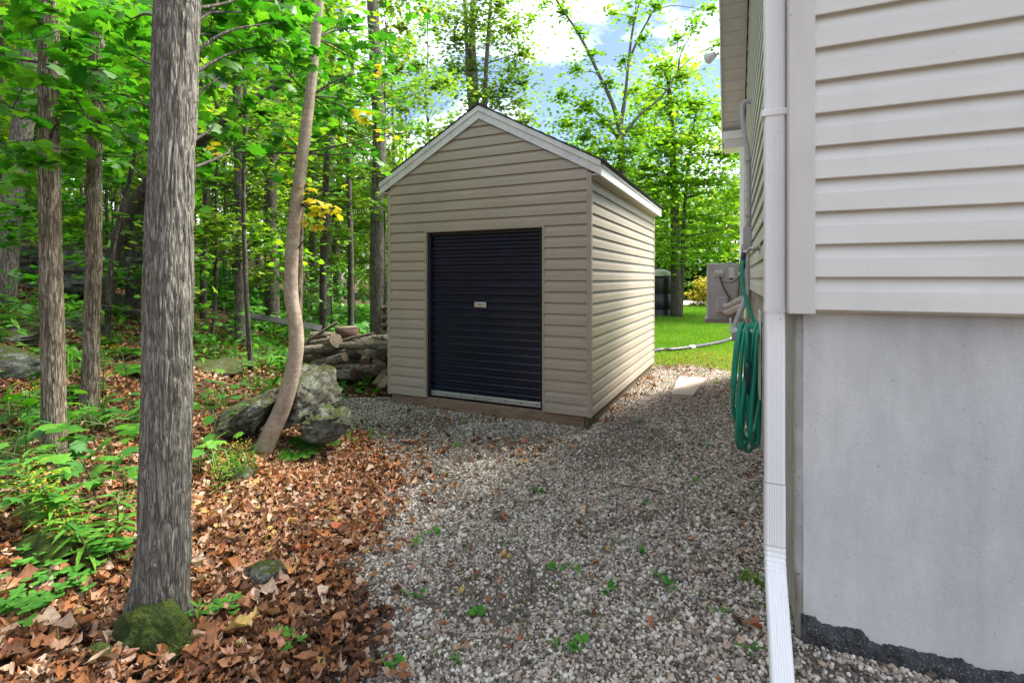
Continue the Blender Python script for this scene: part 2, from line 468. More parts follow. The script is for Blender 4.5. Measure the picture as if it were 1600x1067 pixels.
def pebble_mat():
    m, t, b = base_mat('pebble', 0.75, 0, 0.35)
    oi = t.nodes.new('ShaderNodeObjectInfo')
    r = ramp(t, [(0.08, 0.065, 0.05), (0.17, 0.14, 0.112), (0.29, 0.25, 0.205), (0.40, 0.35, 0.29), (0.42, 0.31, 0.22), (0.56, 0.50, 0.425), (0.74, 0.68, 0.59), (0.28, 0.268, 0.25)],
             [0, 0.16, 0.34, 0.5, 0.62, 0.76, 0.9, 1.0])
    t.links.new(oi.outputs['Random'], r.inputs['Fac'])
    n = noise(t, coords(t), 150, 3)
    rn = ramp(t, [(0.78, 0.78, 0.78), (1.2, 1.2, 1.2)], [0.35, 0.65]); t.links.new(n, rn.inputs['Fac'])
    c = mix(t, r.outputs[0], rn.outputs[0], 1.0, 'MULTIPLY')
    t.links.new(c, b.inputs['Base Color'])
    return m
MAT['pebble'] = pebble_mat()

def ground_mat():
    m, t, b = base_mat('ground', 0.95, 0, 0.2)
    v = coords(t)
    ag = nd(t, 'ShaderNodeAttribute', attribute_name='gravel')
    al = nd(t, 'ShaderNodeAttribute', attribute_name='lawn')
    n = noise(t, v, 18, 8, 0.7)
    soil = ramp(t, [(0.022, 0.014, 0.010), (0.07, 0.042, 0.026), (0.13, 0.085, 0.05)], [0.3, 0.5, 0.72]); t.links.new(n, soil.inputs['Fac'])
    n2 = noise(t, v, 70, 6, 0.7)
    grav = ramp(t, [(0.06, 0.05, 0.04), (0.17, 0.145, 0.12), (0.27, 0.24, 0.205)], [0.35, 0.52, 0.7]); t.links.new(n2, grav.inputs['Fac'])
    n3 = noise(t, v, 4, 6, 0.7)
    lawn = ramp(t, [(0.07, 0.15, 0.018), (0.12, 0.22, 0.025), (0.20, 0.25, 0.05)], [0.3, 0.5, 0.72]); t.links.new(n3, lawn.inputs['Fac'])
    c = mix(t, soil.outputs[0], grav.outputs[0], ag.outputs['Fac'])
    c = mix(t, c, lawn.outputs[0], al.outputs['Fac'])
    t.links.new(c, b.inputs['Base Color'])
    bump(t, b, n2, 0.6, 0.02)
    return m
MAT['ground'] = ground_mat()

# ------------------------------------------------------------------ object helpers
def link(o):
    COL.objects.link(o)
    return o

def tag(o, label=None, cat=None, group=None, kind=None):
    if label: o['label'] = label
    if cat: o['category'] = cat
    if group: o['group'] = group
    if kind: o['kind'] = kind
    return o

def empty(name, loc, rz=0.0, label=None, cat=None, group=None):
    o = bpy.data.objects.new(name, None)
    o.empty_display_size = 0.1
    o.location = loc
    o.rotation_euler = (0, 0, rz)
    link(o)
    return tag(o, label, cat, group)

def mesh_obj(name, me, mat=None, parent=None, loc=None):
    if mat is not None and not me.materials:
        me.materials.append(MAT[mat] if isinstance(mat, str) else mat)
    o = bpy.data.objects.new(name, me)
    if loc is not None:
        o.location = loc
    link(o)
    if parent is not None:
        o.parent = parent
    return o

def mesh_tris(name, V, T, rnd=None, smooth=False):
    """triangle mesh from arrays; rnd = one float per triangle"""
    V = np.ascontiguousarray(V, np.float32); T = np.ascontiguousarray(T, np.int32)
    me = bpy.data.meshes.new(name)
    me.vertices.add(len(V)); me.vertices.foreach_set('co', V.ravel())
    me.loops.add(T.size); me.loops.foreach_set('vertex_index', T.ravel())
    me.polygons.add(len(T))
    me.polygons.foreach_set('loop_start', np.arange(0, T.size, 3, dtype=np.int32))
    if smooth:
        me.polygons.foreach_set('use_smooth', np.ones(len(T), bool))
    me.update(calc_edges=True)
    if rnd is not None:
        a = me.attributes.new('rnd', 'FLOAT', 'FACE')
        a.data.foreach_set('value', np.ascontiguousarray(rnd, np.float32))
    return me

class MB:
    """collects shapes, builds ONE mesh object"""
    def __init__(s):
        s.v, s.f, s.sm = [], [], []
    def add(s, V, Fc, smooth=False):
        o = len(s.v)
        s.v += [tuple(map(float, p)) for p in V]
        s.f += [tuple(int(i) + o for i in f) for f in Fc]
        s.sm += [smooth] * len(Fc)
        return s
    def box(s, x0, x1, y0, y1, z0, z1):
        V = [(x0, y0, z0), (x1, y0, z0), (x1, y1, z0), (x0, y1, z0), (x0, y0, z1), (x1, y0, z1), (x1, y1, z1), (x0, y1, z1)]
        return s.add(V, [(0, 3, 2, 1), (4, 5, 6, 7), (0, 1, 5, 4), (1, 2, 6, 5), (2, 3, 7, 6), (3, 0, 4, 7)])
    def bbox(s, x0, x1, y0, y1, z0, z1, b=0.004):
        """box with chamfered vertical and horizontal edges (all 12)"""
        V, Fc = [], []
        xs, ys, zs = (x0, x1), (y0, y1), (z0, z1)
        idx = {}
        for i in (0, 1):
            for j in (0, 1):
                for k in (0, 1):
                    sx, sy, sz = (1 if i == 0 else -1), (1 if j == 0 else -1), (1 if k == 0 else -1)
                    for a in range(3):
                        p = [xs[i] + sx * b, ys[j] + sy * b, zs[k] + sz * b]
                        p[a] = (xs[i], ys[j], zs[k])[a]
                        idx[(i, j, k, a)] = len(V); V.append(tuple(p))
        q = lambda *t: tuple(idx[x] for x in t)
        for i in (0, 1):
            f = q((i, 0, 0, 0), (i, 1, 0, 0), (i, 1, 1, 0), (i, 0, 1, 0)); Fc.append(f if i else f[::-1])
            f = q((0, i, 0, 1), (0, i, 1, 1), (1, i, 1, 1), (1, i, 0, 1)); Fc.append(f if i else f[::-1])
            f = q((0, 0, i, 2), (1, 0, i, 2), (1, 1, i, 2), (0, 1, i, 2)); Fc.append(f if i else f[::-1])
        for i in (0, 1):
            for j in (0, 1):
                f = q((i, j, 0, 0), (i, j, 1, 0), (i, j, 1, 1), (i, j, 0, 1)); Fc.append(f if (i ^ j) else f[::-1])
                f = q((i, 0, j, 0), (i, 0, j, 2), (i, 1, j, 2), (i, 1, j, 0)); Fc.append(f if (i ^ j) else f[::-1])
                f = q((0, i, j, 1), (1, i, j, 1), (1, i, j, 2), (0, i, j, 2)); Fc.append(f if (i ^ j) else f[::-1])
        for i in (0, 1):
            for j in (0, 1):
                for k in (0, 1):
                    f = q((i, j, k, 0), (i, j, k, 1), (i, j, k, 2)); Fc.append(f if (i + j + k) % 2 else f[::-1])
        return s.add(V, Fc)
    def prism(s, poly, d):
        """poly: 3d points of a planar polygon, d: extrusion vector"""
        n = len(poly)
        A = [np.array(p, float) for p in poly]
        B = [p + np.array(d, float) for p in A]
        Fc = [tuple(range(n))[::-1], tuple(range(n, 2 * n))] + [(i, (i + 1) % n, n + (i + 1) % n, n + i) for i in range(n)]
        return s.add(A + B, Fc)
    def tube(s, pts, rad, sides=8, cap=True, smooth=True, squash=None):
        V, Fc = tube(pts, rad, sides, cap)
        return s.add(V, Fc, smooth)
    def build(s, name, mat, parent=None, loc=None):
        me = bpy.data.meshes.new(name)
        me.from_pydata(s.v, [], s.f)
        me.polygons.foreach_set('use_smooth', s.sm)
        me.update()
        return mesh_obj(name, me, mat, parent, loc)

def catmull(pts, n=6):
    pts = [np.array(p, float) for p in pts]
    if len(pts) < 3:
        return [pts[0] + (pts[-1] - pts[0]) * i / n for i in range(n + 1)]
    q = [2 * pts[0] - pts[1]] + pts + [2 * pts[-1] - pts[-2]]
    out = []
    for i in range(1, len(q) - 2):
        for k in range(n):
            t = k / n
            a, b, c, d = q[i - 1], q[i], q[i + 1], q[i + 2]
            out.append(0.5 * (2 * b + (c - a) * t + (2 * a - 5 * b + 4 * c - d) * t * t + (3 * b - a - 3 * c + d) * t ** 3))
    out.append(pts[-1])
    return out

def tube(pts, rad, sides=8, cap=True):
    pts = np.array(pts, float)
    n = len(pts)
    if np.isscalar(rad):
        rad = [rad] * n
    elif len(rad) != n:
        rad = np.interp(np.linspace(0, 1, n), np.linspace(0, 1, len(rad)), rad)
    T = np.gradient(pts, axis=0)
    T /= np.linalg.norm(T, axis=1)[:, None] + 1e-12
    ref = np.array([0, 0, 1.0]) if abs(T[0][2]) < 0.9 else np.array([1.0, 0, 0])
    N = np.cross(T[0], ref); N /= np.linalg.norm(N)
    V = []
    ang = np.linspace(0, 2 * pi, sides, endpoint=False)
    for i in range(n):
        N = N - T[i] * np.dot(N, T[i]); N /= np.linalg.norm(N) + 1e-12
        B = np.cross(T[i], N)
        V.append(pts[i] + rad[i] * (np.cos(ang)[:, None] * N + np.sin(ang)[:, None] * B))
    V = np.concatenate(V)
    Fc = []
    for i in range(n - 1):
        for k in range(sides):
            k2 = (k + 1) % sides
            Fc.append((i * sides + k, i * sides + k2, (i + 1) * sides + k2, (i + 1) * sides + k))
    if cap:
        Fc.append(tuple(range(sides))[::-1])
        Fc.append(tuple(range((n - 1) * sides, n * sides)))
    return V, Fc

# ------------------------------------------------------------------ leaf templates (triangles)
def maple(curl=0.12, fold=0.25):
    half = [(0.0, -0.5), (0.17, -0.42), (0.44, -0.36), (0.33, -0.2), (0.5, 0.05), (0.33, 0.05), (0.36, 0.24), (0.17, 0.16), (0.0, 0.55)]
    pts = half + [(-x, y) for x, y in half[-2:0:-1]]
    V = [(0, -0.05, 0)] + [(x, y, 0) for x, y in pts]
    V = np.array(V, float)
    V[:, 2] = -curl * (V[:, 0] ** 2 + V[:, 1] ** 2) * 2 + fold * np.abs(V[:, 0]) * 0.5
    n = len(pts)
    T = [(0, 1 + i, 1 + (i + 1) % n) for i in range(n)]
    return V, np.array(T)

def simple_leaf():
    V = np.array([(0, -0.5, 0), (0.38, -0.22, 0.06), (0.5, 0.16, 0.03), (0.17, 0.12, 0.0), (0, 0.55, -0.06), (-0.17, 0.12, 0.0), (-0.5, 0.16, 0.03), (-0.38, -0.22, 0.06)], float)
    T = np.array([(0, 1, 3), (1, 2, 3), (0, 3, 4), (0, 4, 5), (0, 5, 7), (7, 5, 6)])
    return V, T

def lance(wd=0.2, curl=0.25):
    ys = np.array([-0.5, -0.2, 0.15, 0.5]); ws = np.array([0.05, 1, 0.8, 0.0]) * wd / 2
    V, T = [], []
    for y, q in zip(ys, ws):
        z = -curl * (y + 0.5) ** 2
        V += [(-q, y, z + q * 0.4), (0, y, z), (q, y, z + q * 0.4)]
    for i in range(3):
        a = 3 * i
        for k in (0, 1):
            T += [(a + k, a + k + 1, a + 4 + k), (a + k, a + 4 + k, a + 3 + k)]
    return np.array(V), np.array(T)

def oval(k=7, bend=0.15):
    a = np.linspace(0, 2 * pi, k, endpoint=False)
    V = np.stack([0.42 * np.sin(a), -0.5 * np.cos(a), -bend * np.abs(np.sin(a))], 1)
    V = np.concatenate([[[0, 0, 0.02]], V])
    T = np.array([(0, 1 + i, 1 + (i + 1) % k) for i in range(k)])
    return V, T

def dead(seed):
    r = np.random.default_rng(seed)
    if seed % 8 in (1, 4, 6, 7):
        k = 11
        a = np.linspace(0, 2 * pi, k, endpoint=False)
        rr = r.uniform(0.75, 1.1, k)
        V = np.stack([0.40 * np.sin(a) * rr, -0.52 * np.cos(a) * rr, 0 * a], 1)
        V = np.concatenate([[[0, 0, 0]], V]); T = np.array([(0, 1 + i, 1 + (i + 1) % k) for i in range(k)])
    else:
        V, T = maple(0, 0)
        V[1:] *= r.uniform(0.75, 1.1, (len(V) - 1, 1))
    c1, c2 = r.uniform(-1.8, 1.8), r.uniform(0.8, 3.4)
    a = r.uniform(0, pi)
    u = V[:, 0] * cos(a) + V[:, 1] * sin(a); v = -V[:, 0] * sin(a) + V[:, 1] * cos(a)
    z = 0.55 * c2 * u * u + r.uniform(0.2, 0.7) * np.abs(V[:, 0]) + c1 * 0.25 * v * v + 0.25 * np.sin(5 * v + r.uniform(0, 6)) * 0.3
    V = V * [r.uniform(0.5, 0.85), 1, 1] * (1 - 0.18 * c2 * np.abs(u))[:, None]
    V[:, 2] = z + r.uniform(-0.04, 0.04, len(V))
    return V, T

def rot_mats(yaw, tilt, az):
    """rotation: yaw about z then tilt by angle about horizontal axis az -> (N,3,3)"""
    n = len(yaw)
    cy_, sy_ = np.cos(yaw), np.sin(yaw)
    Z = np.zeros((n, 3, 3)); Z[:, 0, 0] = cy_; Z[:, 0, 1] = -sy_; Z[:, 1, 0] = sy_; Z[:, 1, 1] = cy_; Z[:, 2, 2] = 1
    k = np.stack([np.cos(az), np.sin(az), np.zeros(n)], 1)
    K = np.zeros((n, 3, 3))
    K[:, 0, 1] = -k[:, 2]; K[:, 0, 2] = k[:, 1]; K[:, 1, 0] = k[:, 2]; K[:, 1, 2] = -k[:, 0]; K[:, 2, 0] = -k[:, 1]; K[:, 2, 1] = k[:, 0]
    R = np.eye(3)[None] + np.sin(tilt)[:, None, None] * K + (1 - np.cos(tilt))[:, None, None] * (K @ K)
    return R @ Z

def scatter_leaves(C, size, tmpl, rng, tilt=0.6, rnd=None, R=None):
    """leaf meshes at centres C -> V, T, rnd per triangle"""
    C = np.asarray(C, float)
    n = len(C)
    V0, T0 = tmpl
    if R is None:
        R = rot_mats(rng.uniform(0, 2 * pi, n), np.abs(rng.normal(0, tilt, n)), rng.uniform(0, 2 * pi, n))
    s = size * rng.uniform(0.65, 1.25, n) if np.isscalar(size) else size
    V = np.einsum('nij,kj->nki', R, V0) * s[:, None, None] + C[:, None, :]
    T = T0[None] + (np.arange(n) * len(V0))[:, None, None]
    q = rng.uniform(0, 1, n) if rnd is None else rnd
    return V.reshape(-1, 3), T.reshape(-1, 3), np.repeat(q, len(T0))

def join(parts):
    V, T, Q, o = [], [], [], 0
    for v, t, q in parts:
        V.append(v); T.append(t + o); Q.append(q); o += len(v)
    return np.concatenate(V), np.concatenate(T), np.concatenate(Q)

def clump_points(c, r, n, rng, flat=0.5):
    """points spread through an uneven, layered clump"""
    d = rng.normal(0, 1, (n, 3)); d /= np.linalg.norm(d, axis=1)[:, None]
    q = np.abs(rng.normal(0, 0.55, n)) + 0.1
    p = d * q[:, None] * np.array([r, r, r * flat])
    lay = r * flat * 0.33
    p[:, 2] = np.round(p[:, 2] / lay + rng.uniform(-.2, .2)) * lay * 0.55 + p[:, 2] * 0.45 - 0.12 * (p[:, 0] ** 2 + p[:, 1] ** 2) / max(r, 1e-3)
    return p + np.asarray(c)
# ------------------------------------------------------------------ ground
EDGE = np.array([(-0.50, 0.0), (-0.62, 1.87), (-0.79, 2.53), (-0.84, 3.23), (-0.95, 4.0), (-1.4, 4.6), (-1.9, 5.4), (-2.15, 6.2), (-2.0, 6.9)])
def gravel_mask(x, y):
    """1 on the gravel, 0 off it"""
    e = np.interp(y, EDGE[:, 1], EDGE[:, 0])
    p = np.stack([x, y, 0 * x], 1)
    n = fbm(p * 2.3, 3)
    a = np.clip((x - e + 0.16 * n) / 0.22 + 0.5, 0, 1)
    b = np.clip((8.6 + 0.5 * n - y) / 0.9 + 0.5, 0, 1)
    left_lim = np.where(y > 6.4, np.clip((x + 0.9 - 0.2 * n) / 0.3, 0, 1), 1)
    return a * b * left_lim

def lawn_mask(x, y):
    p = np.stack([x, y, 0 * x], 1)
    n = fbm(p * 1.3, 3)
    a = np.clip((y - 8.4 + 0.5 * n) / 1.6, 0, 1)
    b = np.clip((x - (0.02 * y + 0.6) + 0.3 * n) / 0.6, 0, 1)
    return a * b

def axis(a, b, step, far, g=1.16):
    c = list(np.arange(a, b, step))
    s, x = step, a
    lo = []
    while x > -far:
        s *= g; x -= s; lo.append(x)
    s, x = step, c[-1]
    hi = []
    while x < far:
        s *= g; x += s; hi.append(x)
    return np.array(lo[::-1] + c + hi)

gx, gy = axis(-9, 4, 0.07, 170), axis(-1, 12, 0.07, 170)
GX, GY = np.meshgrid(gx, gy)
GZ = height(GX, GY)
nx, ny = len(gx), len(gy)
V = np.stack([GX.ravel(), GY.ravel(), GZ.ravel()], 1)
i = np.arange((ny - 1) * nx).reshape(ny - 1, nx)[:, :-1].ravel()
T = np.concatenate([np.stack([i, i + 1, i + nx + 1], 1), np.stack([i, i + nx + 1, i + nx], 1)])
me = mesh_tris('ground', V, T, smooth=True)
for nm, fn in (('gravel', gravel_mask), ('lawn', lawn_mask)):
    a = me.attributes.new(nm, 'FLOAT', 'POINT')
    a.data.foreach_set('value', fn(V[:, 0], V[:, 1]).astype(np.float32))
tag(mesh_obj('ground', me, 'ground'), kind='structure')

# pale driveway far beyond the lawn
m = MB()
m.box(2, 40, 27.5, 34, -0.2, 0.06)
tag(m.build('driveway', 'drive'), kind='structure')

# ------------------------------------------------------------------ pebbles (gravel)
def in_shed(x, y, pad=0.0):
    dx, dy = x - SHED_C[0], y - SHED_C[1]
    a, b = dx * US[0] + dy * US[1], dx * VS[0] + dy * VS[1]
    return (np.abs(a) < SHED_W / 2 - 0.02 + pad) & (np.abs(b) < SHED_L / 2 - 0.02 + pad)

def in_house(x, y, pad=0.0):
    a, b = house_local(x, y)
    return (a > 0.02 - pad) & (b > 0.02 - pad) & (b < HL + pad)

def in_view(x, y, m=0.08):
    px = CX + F * x / np.maximum(y, 0.1)
    return (y > 1.35) & (px > -1600 * m) & (px < 1600 * (1 + m))

def grid_pts(x0, x1, y0, y1, s, rng):
    a, b = np.meshgrid(np.arange(x0, x1, s), np.arange(y0, y1, s))
    a = a.ravel() + rng.uniform(-0.45, 0.45, a.size) * s
    b = b.ravel() + rng.uniform(-0.45, 0.45, b.size) * s
    return a, b

def pebbles():
    rng = np.random.default_rng(3)
    parts = []
    for (y0, y1, s, k) in ((1.35, 4.2, 0.0120, 1.0), (1.35, 4.2, 0.022, 1.4), (4.2, 9.6, 0.0165, 1.2)):
        x, y = grid_pts(-2.4, 3.6, y0, y1, s, rng)
        q = gravel_mask(x, y)
        pn = np.stack([x, y, 0 * x], 1)
        bare = fbm(pn * 1.7 + 40, 3)
        keep = (q > rng.uniform(0.15, 0.9, len(x))) & in_view(x, y) & ~in_shed(x, y) & ~in_house(x, y)
        sc_ = gp(1075, 607)
        keep &= ~((np.abs(x - sc_[0]) < 0.13) & (np.abs(y - sc_[1]) < 0.3))
        keep &= ~((bare > 0.55) & (rng.uniform(0, 1, len(x)) < 0.6))
        x, y = x[keep], y[keep]
        parts.append((x, y, np.full(len(x), k)))
    x = np.concatenate([p[0] for p in parts]); y = np.concatenate([p[1] for p in parts]); k = np.concatenate([p[2] for p in parts])
    n = len(x)
    sz = k * np.clip(rng.lognormal(0, 0.28, n), 0.5, 1.9) * 0.0059
    scl = np.stack([sz * rng.uniform(0.9, 1.5, n), sz * rng.uniform(0.75, 1.1, n), sz * rng.uniform(0.5, 0.9, n)], 1)
    rot = np.stack([rng.normal(0, 0.5, n), rng.normal(0, 0.5, n), rng.uniform(0, 6.28, n)], 1)
    z = height(x, y) + sz * rng.uniform(0.0, 0.7, n)
    me = bpy.data.meshes.new('gravel')
    me.vertices.add(n)
    me.vertices.foreach_set('co', np.stack([x, y, z], 1).astype(np.float32).ravel())
    for nm, arr in (('scl', scl), ('rot', rot)):
        a = me.attributes.new(nm, 'FLOAT_VECTOR', 'POINT')
        a.data.foreach_set('vector', arr.astype(np.float32).ravel())
    me.materials.append(MAT['pebble'])
    o = link(bpy.data.objects.new('gravel', me))
    tag(o, 'loose rounded grey and tan pebbles covering the yard around the shed', 'gravel', kind='stuff')
    g = bpy.data.node_groups.new('pebbles', 'GeometryNodeTree')
    g.interface.new_socket('Geometry', in_out='INPUT', socket_type='NodeSocketGeometry')
    g.interface.new_socket('Geometry', in_out='OUTPUT', socket_type='NodeSocketGeometry')
    gi, go = g.nodes.new('NodeGroupInput'), g.nodes.new('NodeGroupOutput')
    ico = g.nodes.new('GeometryNodeMeshIcoSphere'); ico.inputs['Radius'].default_value = 1; ico.inputs['Subdivisions'].default_value = 2
    sp = g.nodes.new('GeometryNodeSetPosition')
    nz = g.nodes.new('ShaderNodeTexNoise'); nz.inputs['Scale'].default_value = 1.1; nz.inputs['Detail'].default_value = 1
    sub = g.nodes.new('ShaderNodeVectorMath'); sub.operation = 'SUBTRACT'; sub.inputs[1].default_value = (0.5, 0.5, 0.5)
    scn = g.nodes.new('ShaderNodeVectorMath'); scn.operation = 'SCALE'; scn.inputs['Scale'].default_value = 1.3
    g.links.new(nz.outputs['Color'], sub.inputs[0]); g.links.new(sub.outputs[0], scn.inputs[0]); g.links.new(scn.outputs[0], sp.inputs['Offset'])
    g.links.new(ico.outputs['Mesh'], sp.inputs['Geometry'])
    ss = g.nodes.new('GeometryNodeSetShadeSmooth'); g.links.new(sp.outputs[0], ss.inputs[0])
    sm = g.nodes.new('GeometryNodeSetMaterial'); sm.inputs['Material'].default_value = MAT['pebble']; g.links.new(ss.outputs[0], sm.inputs[0])
    m2p = g.nodes.new('GeometryNodeMeshToPoints'); g.links.new(gi.outputs[0], m2p.inputs[0])
    iop = g.nodes.new('GeometryNodeInstanceOnPoints')
    na = g.nodes.new('GeometryNodeInputNamedAttribute'); na.data_type = 'FLOAT_VECTOR'; na.inputs['Name'].default_value = 'scl'
    nr = g.nodes.new('GeometryNodeInputNamedAttribute'); nr.data_type = 'FLOAT_VECTOR'; nr.inputs['Name'].default_value = 'rot'
    e2r = g.nodes.new('FunctionNodeEulerToRotation')
    g.links.new(nr.outputs['Attribute'], e2r.inputs[0])
    g.links.new(m2p.outputs[0], iop.inputs['Points']); g.links.new(sm.outputs[0], iop.inputs['Instance'])
    g.links.new(e2r.outputs[0], iop.inputs['Rotation']); g.links.new(na.outputs['Attribute'], iop.inputs['Scale'])
    g.links.new(iop.outputs[0], go.inputs[0])
    md = o.modifiers.new('pebbles', 'NODES'); md.node_group = g
pebbles()

# ------------------------------------------------------------------ siding
EXP = 0.1143
def course_profile(e=EXP):
    # (out, z) of a Dutch-lap course, from the wall at its bottom to the tuck under the next one
    return [(0.000, 0.0125), (0.0170, 0.0120), (0.0175, 0.0), (0.0205, 0.0), (0.0215, 0.003), (0.0175, 0.064 / 0.1143 * e), (0.0155, 0.069 / 0.1143 * e), (0.0035, e - 0.002), (0.003, e + 0.0115), (0.0, e + 0.0115)]

def course(name, axis_fn, x0, x1, z, parent, mat, clip=None, e=EXP, k=1.0):
    """one siding board; axis_fn(x, out, z) -> local 3d point; clip(z) -> (xmin, xmax) under a sloping roof"""
    pr = course_profile(e)
    V, Fc = [], []
    n = len(pr)
    zmax = None
    for (o, dz) in pr:
        o = o * k if o > 0.005 else o
        a, b = x0, x1
        if clip:
            c = clip(z + dz)
            a, b = max(a, c[0]), min(b, c[1])
            if b < a:
                a = b = (c[0] + c[1]) / 2
        V += [axis_fn(a, o, z + dz), axis_fn(b, o, z + dz)]
    for i in range(n - 1):
        Fc.append((2 * i, 2 * i + 1, 2 * i + 3, 2 * i + 2))
    Fc.append(tuple(range(0, 2 * n, 2))[::-1])
    Fc.append(tuple(range(1, 2 * n, 2)))
    return MB().add(V, Fc).build(name, mat, parent)

# ------------------------------------------------------------------ shed
def build_shed():
    z0 = 0.107                     # bottom of the siding
    hw, hl = SHED_W / 2, SHED_L / 2
    eave, slope = 2.55, 0.54
    root = empty('shed', (SHED_C[0], SHED_C[1], 0), -AS, 'tan vinyl sided storage shed with a gable roof and dark roll-up door on the gravel', 'shed')
    fy = -hl                       # front plane
    ez = 3.415 - slope * (hw + 0.127)
    # timber skids
    m = MB(); m.bbox(-hw + 0.02, hw - 0.06, fy + 0.012, fy + 0.052, -0.03, z0 - 0.002, 0.004); b = m.build('floor_beam', 'timber', root)
    m = MB(); m.bbox(hw - 0.058, hw - 0.02, fy + 0.014, hl - 0.02, -0.03, z0 - 0.003, 0.004); m.build('floor_beam', 'timber_green', root)
    m = MB(); m.bbox(-hw + 0.02, -hw + 0.058, fy + 0.054, hl - 0.02, -0.03, z0 - 0.003, 0.004); m.build('floor_beam', 'timber_green', root)
    # walls behind the siding
    dx0, dx1, dz0, dz1 = hw - 1.971, hw - 0.51, 0.13, 2.035
    wall = MB()
    apex = 3.315
    side = apex - slope * hw
    wall.prism([(-hw + 0.003, fy + 0.002, z0), (dx0, fy + 0.002, z0), (dx0, fy + 0.002, dz1), (-hw + 0.003, fy + 0.002, dz1)], (0, 0.09, 0))
    wall.prism([(dx1, fy + 0.002, z0), (hw - 0.003, fy + 0.002, z0), (hw - 0.003, fy + 0.002, dz1), (dx1, fy + 0.002, dz1)], (0, 0.09, 0))
    wall.prism([(-hw + 0.003, fy + 0.002, dz1), (hw - 0.003, fy + 0.002, dz1), (hw - 0.003, fy + 0.002, side), (0, fy + 0.002, apex), (-hw + 0.003, fy + 0.002, side)], (0, 0.09, 0))
    wall.prism([(-hw + 0.003, hl - 0.09, z0), (hw - 0.003, hl - 0.09, z0), (hw - 0.003, hl - 0.09, side), (0, hl - 0.09, apex), (-hw + 0.003, hl - 0.09, side)], (0, 0.088, 0))
    wall.box(hw - 0.09, hw - 0.002, fy + 0.093, hl - 0.091, z0, side - 0.005)
    wall.box(-hw + 0.002, -hw + 0.09, fy + 0.093, hl - 0.091, z0, side - 0.005)
    wl = wall.build('wall', 'shed_vinyl', root)
    fr = lambda x, o, z: (x, fy - o, z)
    ri = lambda x, o, z: (hw + o, x, z)
    le = lambda x, o, z: (-hw - o, -x, z)
    clip = lambda z: (-(apex - z) / slope, (apex - z) / slope)
    k = 0
    z = z0
    cp = 0.028
    while z < apex - 0.02:
        top = z + EXP
        if z < dz1 - 0.01:
            course('siding_board', fr, -hw + 0.016, dx0 - cp, z, wl, 'shed_vinyl')
            course('siding_board', fr, dx1 + cp, hw - 0.016, z, wl, 'shed_vinyl')
        else:
            course('siding_board', fr, -hw + 0.016, hw - 0.016, z, wl, 'shed_vinyl', clip)
        if z < ez - 0.15:
            course('siding_board', ri, fy + 0.016, hl - 0.016, z, wl, 'shed_vinyl')
            course('siding_board', le, fy + 0.016, hl - 0.016, z, wl, 'shed_vinyl')
        z = top
    # corner posts of two flanges, J-trim round the door
    for (sx, sy) in ((-1, -1), (1, -1), (1, 1), (-1, 1)):
        m = MB()
        cx_, cy_ = sx * hw, sy * hl
        m.bbox(min(cx_ - sx * 0.028, cx_ + sx * 0.022), max(cx_ - sx * 0.028, cx_ + sx * 0.022), min(cy_ + sy * 0.001, cy_ + sy * 0.022), max(cy_ + sy * 0.001, cy_ + sy * 0.022), z0 - 0.006, ez - 0.10, 0.003)
        m.bbox(min(cx_ + sx * 0.001, cx_ + sx * 0.0225), max(cx_ + sx * 0.001, cx_ + sx * 0.0225), min(cy_ - sy * 0.028, cy_ + sy * 0.0005), max(cy_ - sy * 0.028, cy_ + sy * 0.0005), z0 - 0.006, ez - 0.10, 0.003)
        m.build('corner_trim', 'shed_vinyl', root)
    m = MB()
    m.bbox(dx0 - cp, dx0 - 0.001, fy - 0.021, fy + 0.03, z0 - 0.004, dz1 + cp, 0.003)
    m.bbox(dx1 + 0.001, dx1 + cp, fy - 0.021, fy + 0.03, z0 - 0.004, dz1 + cp, 0.003)
    m.bbox(dx0, dx1, fy - 0.0205, fy + 0.03, dz1 + 0.001, dz1 + cp - 0.001, 0.003)
    m.build('door_trim', 'shed_vinyl', root)
    # J-channel under the rakes
    m = MB()
    for s in (-1, 1):
        a = np.array([0, 0, apex - 0.004]); b_ = np.array([s * (hw + 0.0), 0, apex - 0.004 - slope * hw])
        dn = np.array([0, 0, -0.026])
        m.prism([a + [0, fy - 0.022, 0], b_ + [0, fy - 0.022, 0], b_ + [0, fy - 0.022, 0] + dn, a + [0, fy - 0.022, 0] + dn], (0, 0.02, 0))
    m.build('gable_trim', 'shed_vinyl', root)
    # roll-up door: corrugated sheet made of slats
    door = MB()
    door.box(dx0 + 0.002, dx0 + 0.042, fy + 0.01, fy + 0.10, dz0 - 0.02, dz1 - 0.001)
    door.box(dx1 - 0.03, dx1 - 0.002, fy + 0.01, fy + 0.10, dz0 - 0.02, dz1 - 0.001)
    door.box(dx0 + 0.043, dx1 - 0.031, fy + 0.03, fy + 0.10, dz1 - 0.035, dz1 - 0.002)
    dr = door.build('roller_door', 'door_track', root)
    ns = 21
    zb = dz0 + 0.058
    sh = (dz1 - 0.04 - zb) / ns
    pr = [(0.062, 0.0), (0.045, 0.008), (0.045, sh * 0.45), (0.060, sh * 0.62), (0.060, sh * 0.94), (0.062, sh)]
    V, Fc = [], []
    for (o, dz) in pr:
        V += [(dx0 + 0.043, fy + o, dz), (dx1 - 0.031, fy + o, dz)]
    for q in range(len(pr) - 1):
        Fc.append((2 * q, 2 * q + 1, 2 * q + 3, 2 * q + 2))
    V += [(dx0 + 0.043, fy + 0.075, 0), (dx1 - 0.031, fy + 0.075, 0), (dx0 + 0.043, fy + 0.075, sh), (dx1 - 0.031, fy + 0.075, sh)]
    e = len(pr) * 2
    Fc += [(e, e + 2, e + 3, e + 1)]
    first = MB().add(V, Fc).build('door_slat', 'door_metal', dr)
    first.location = (0, 0, zb)
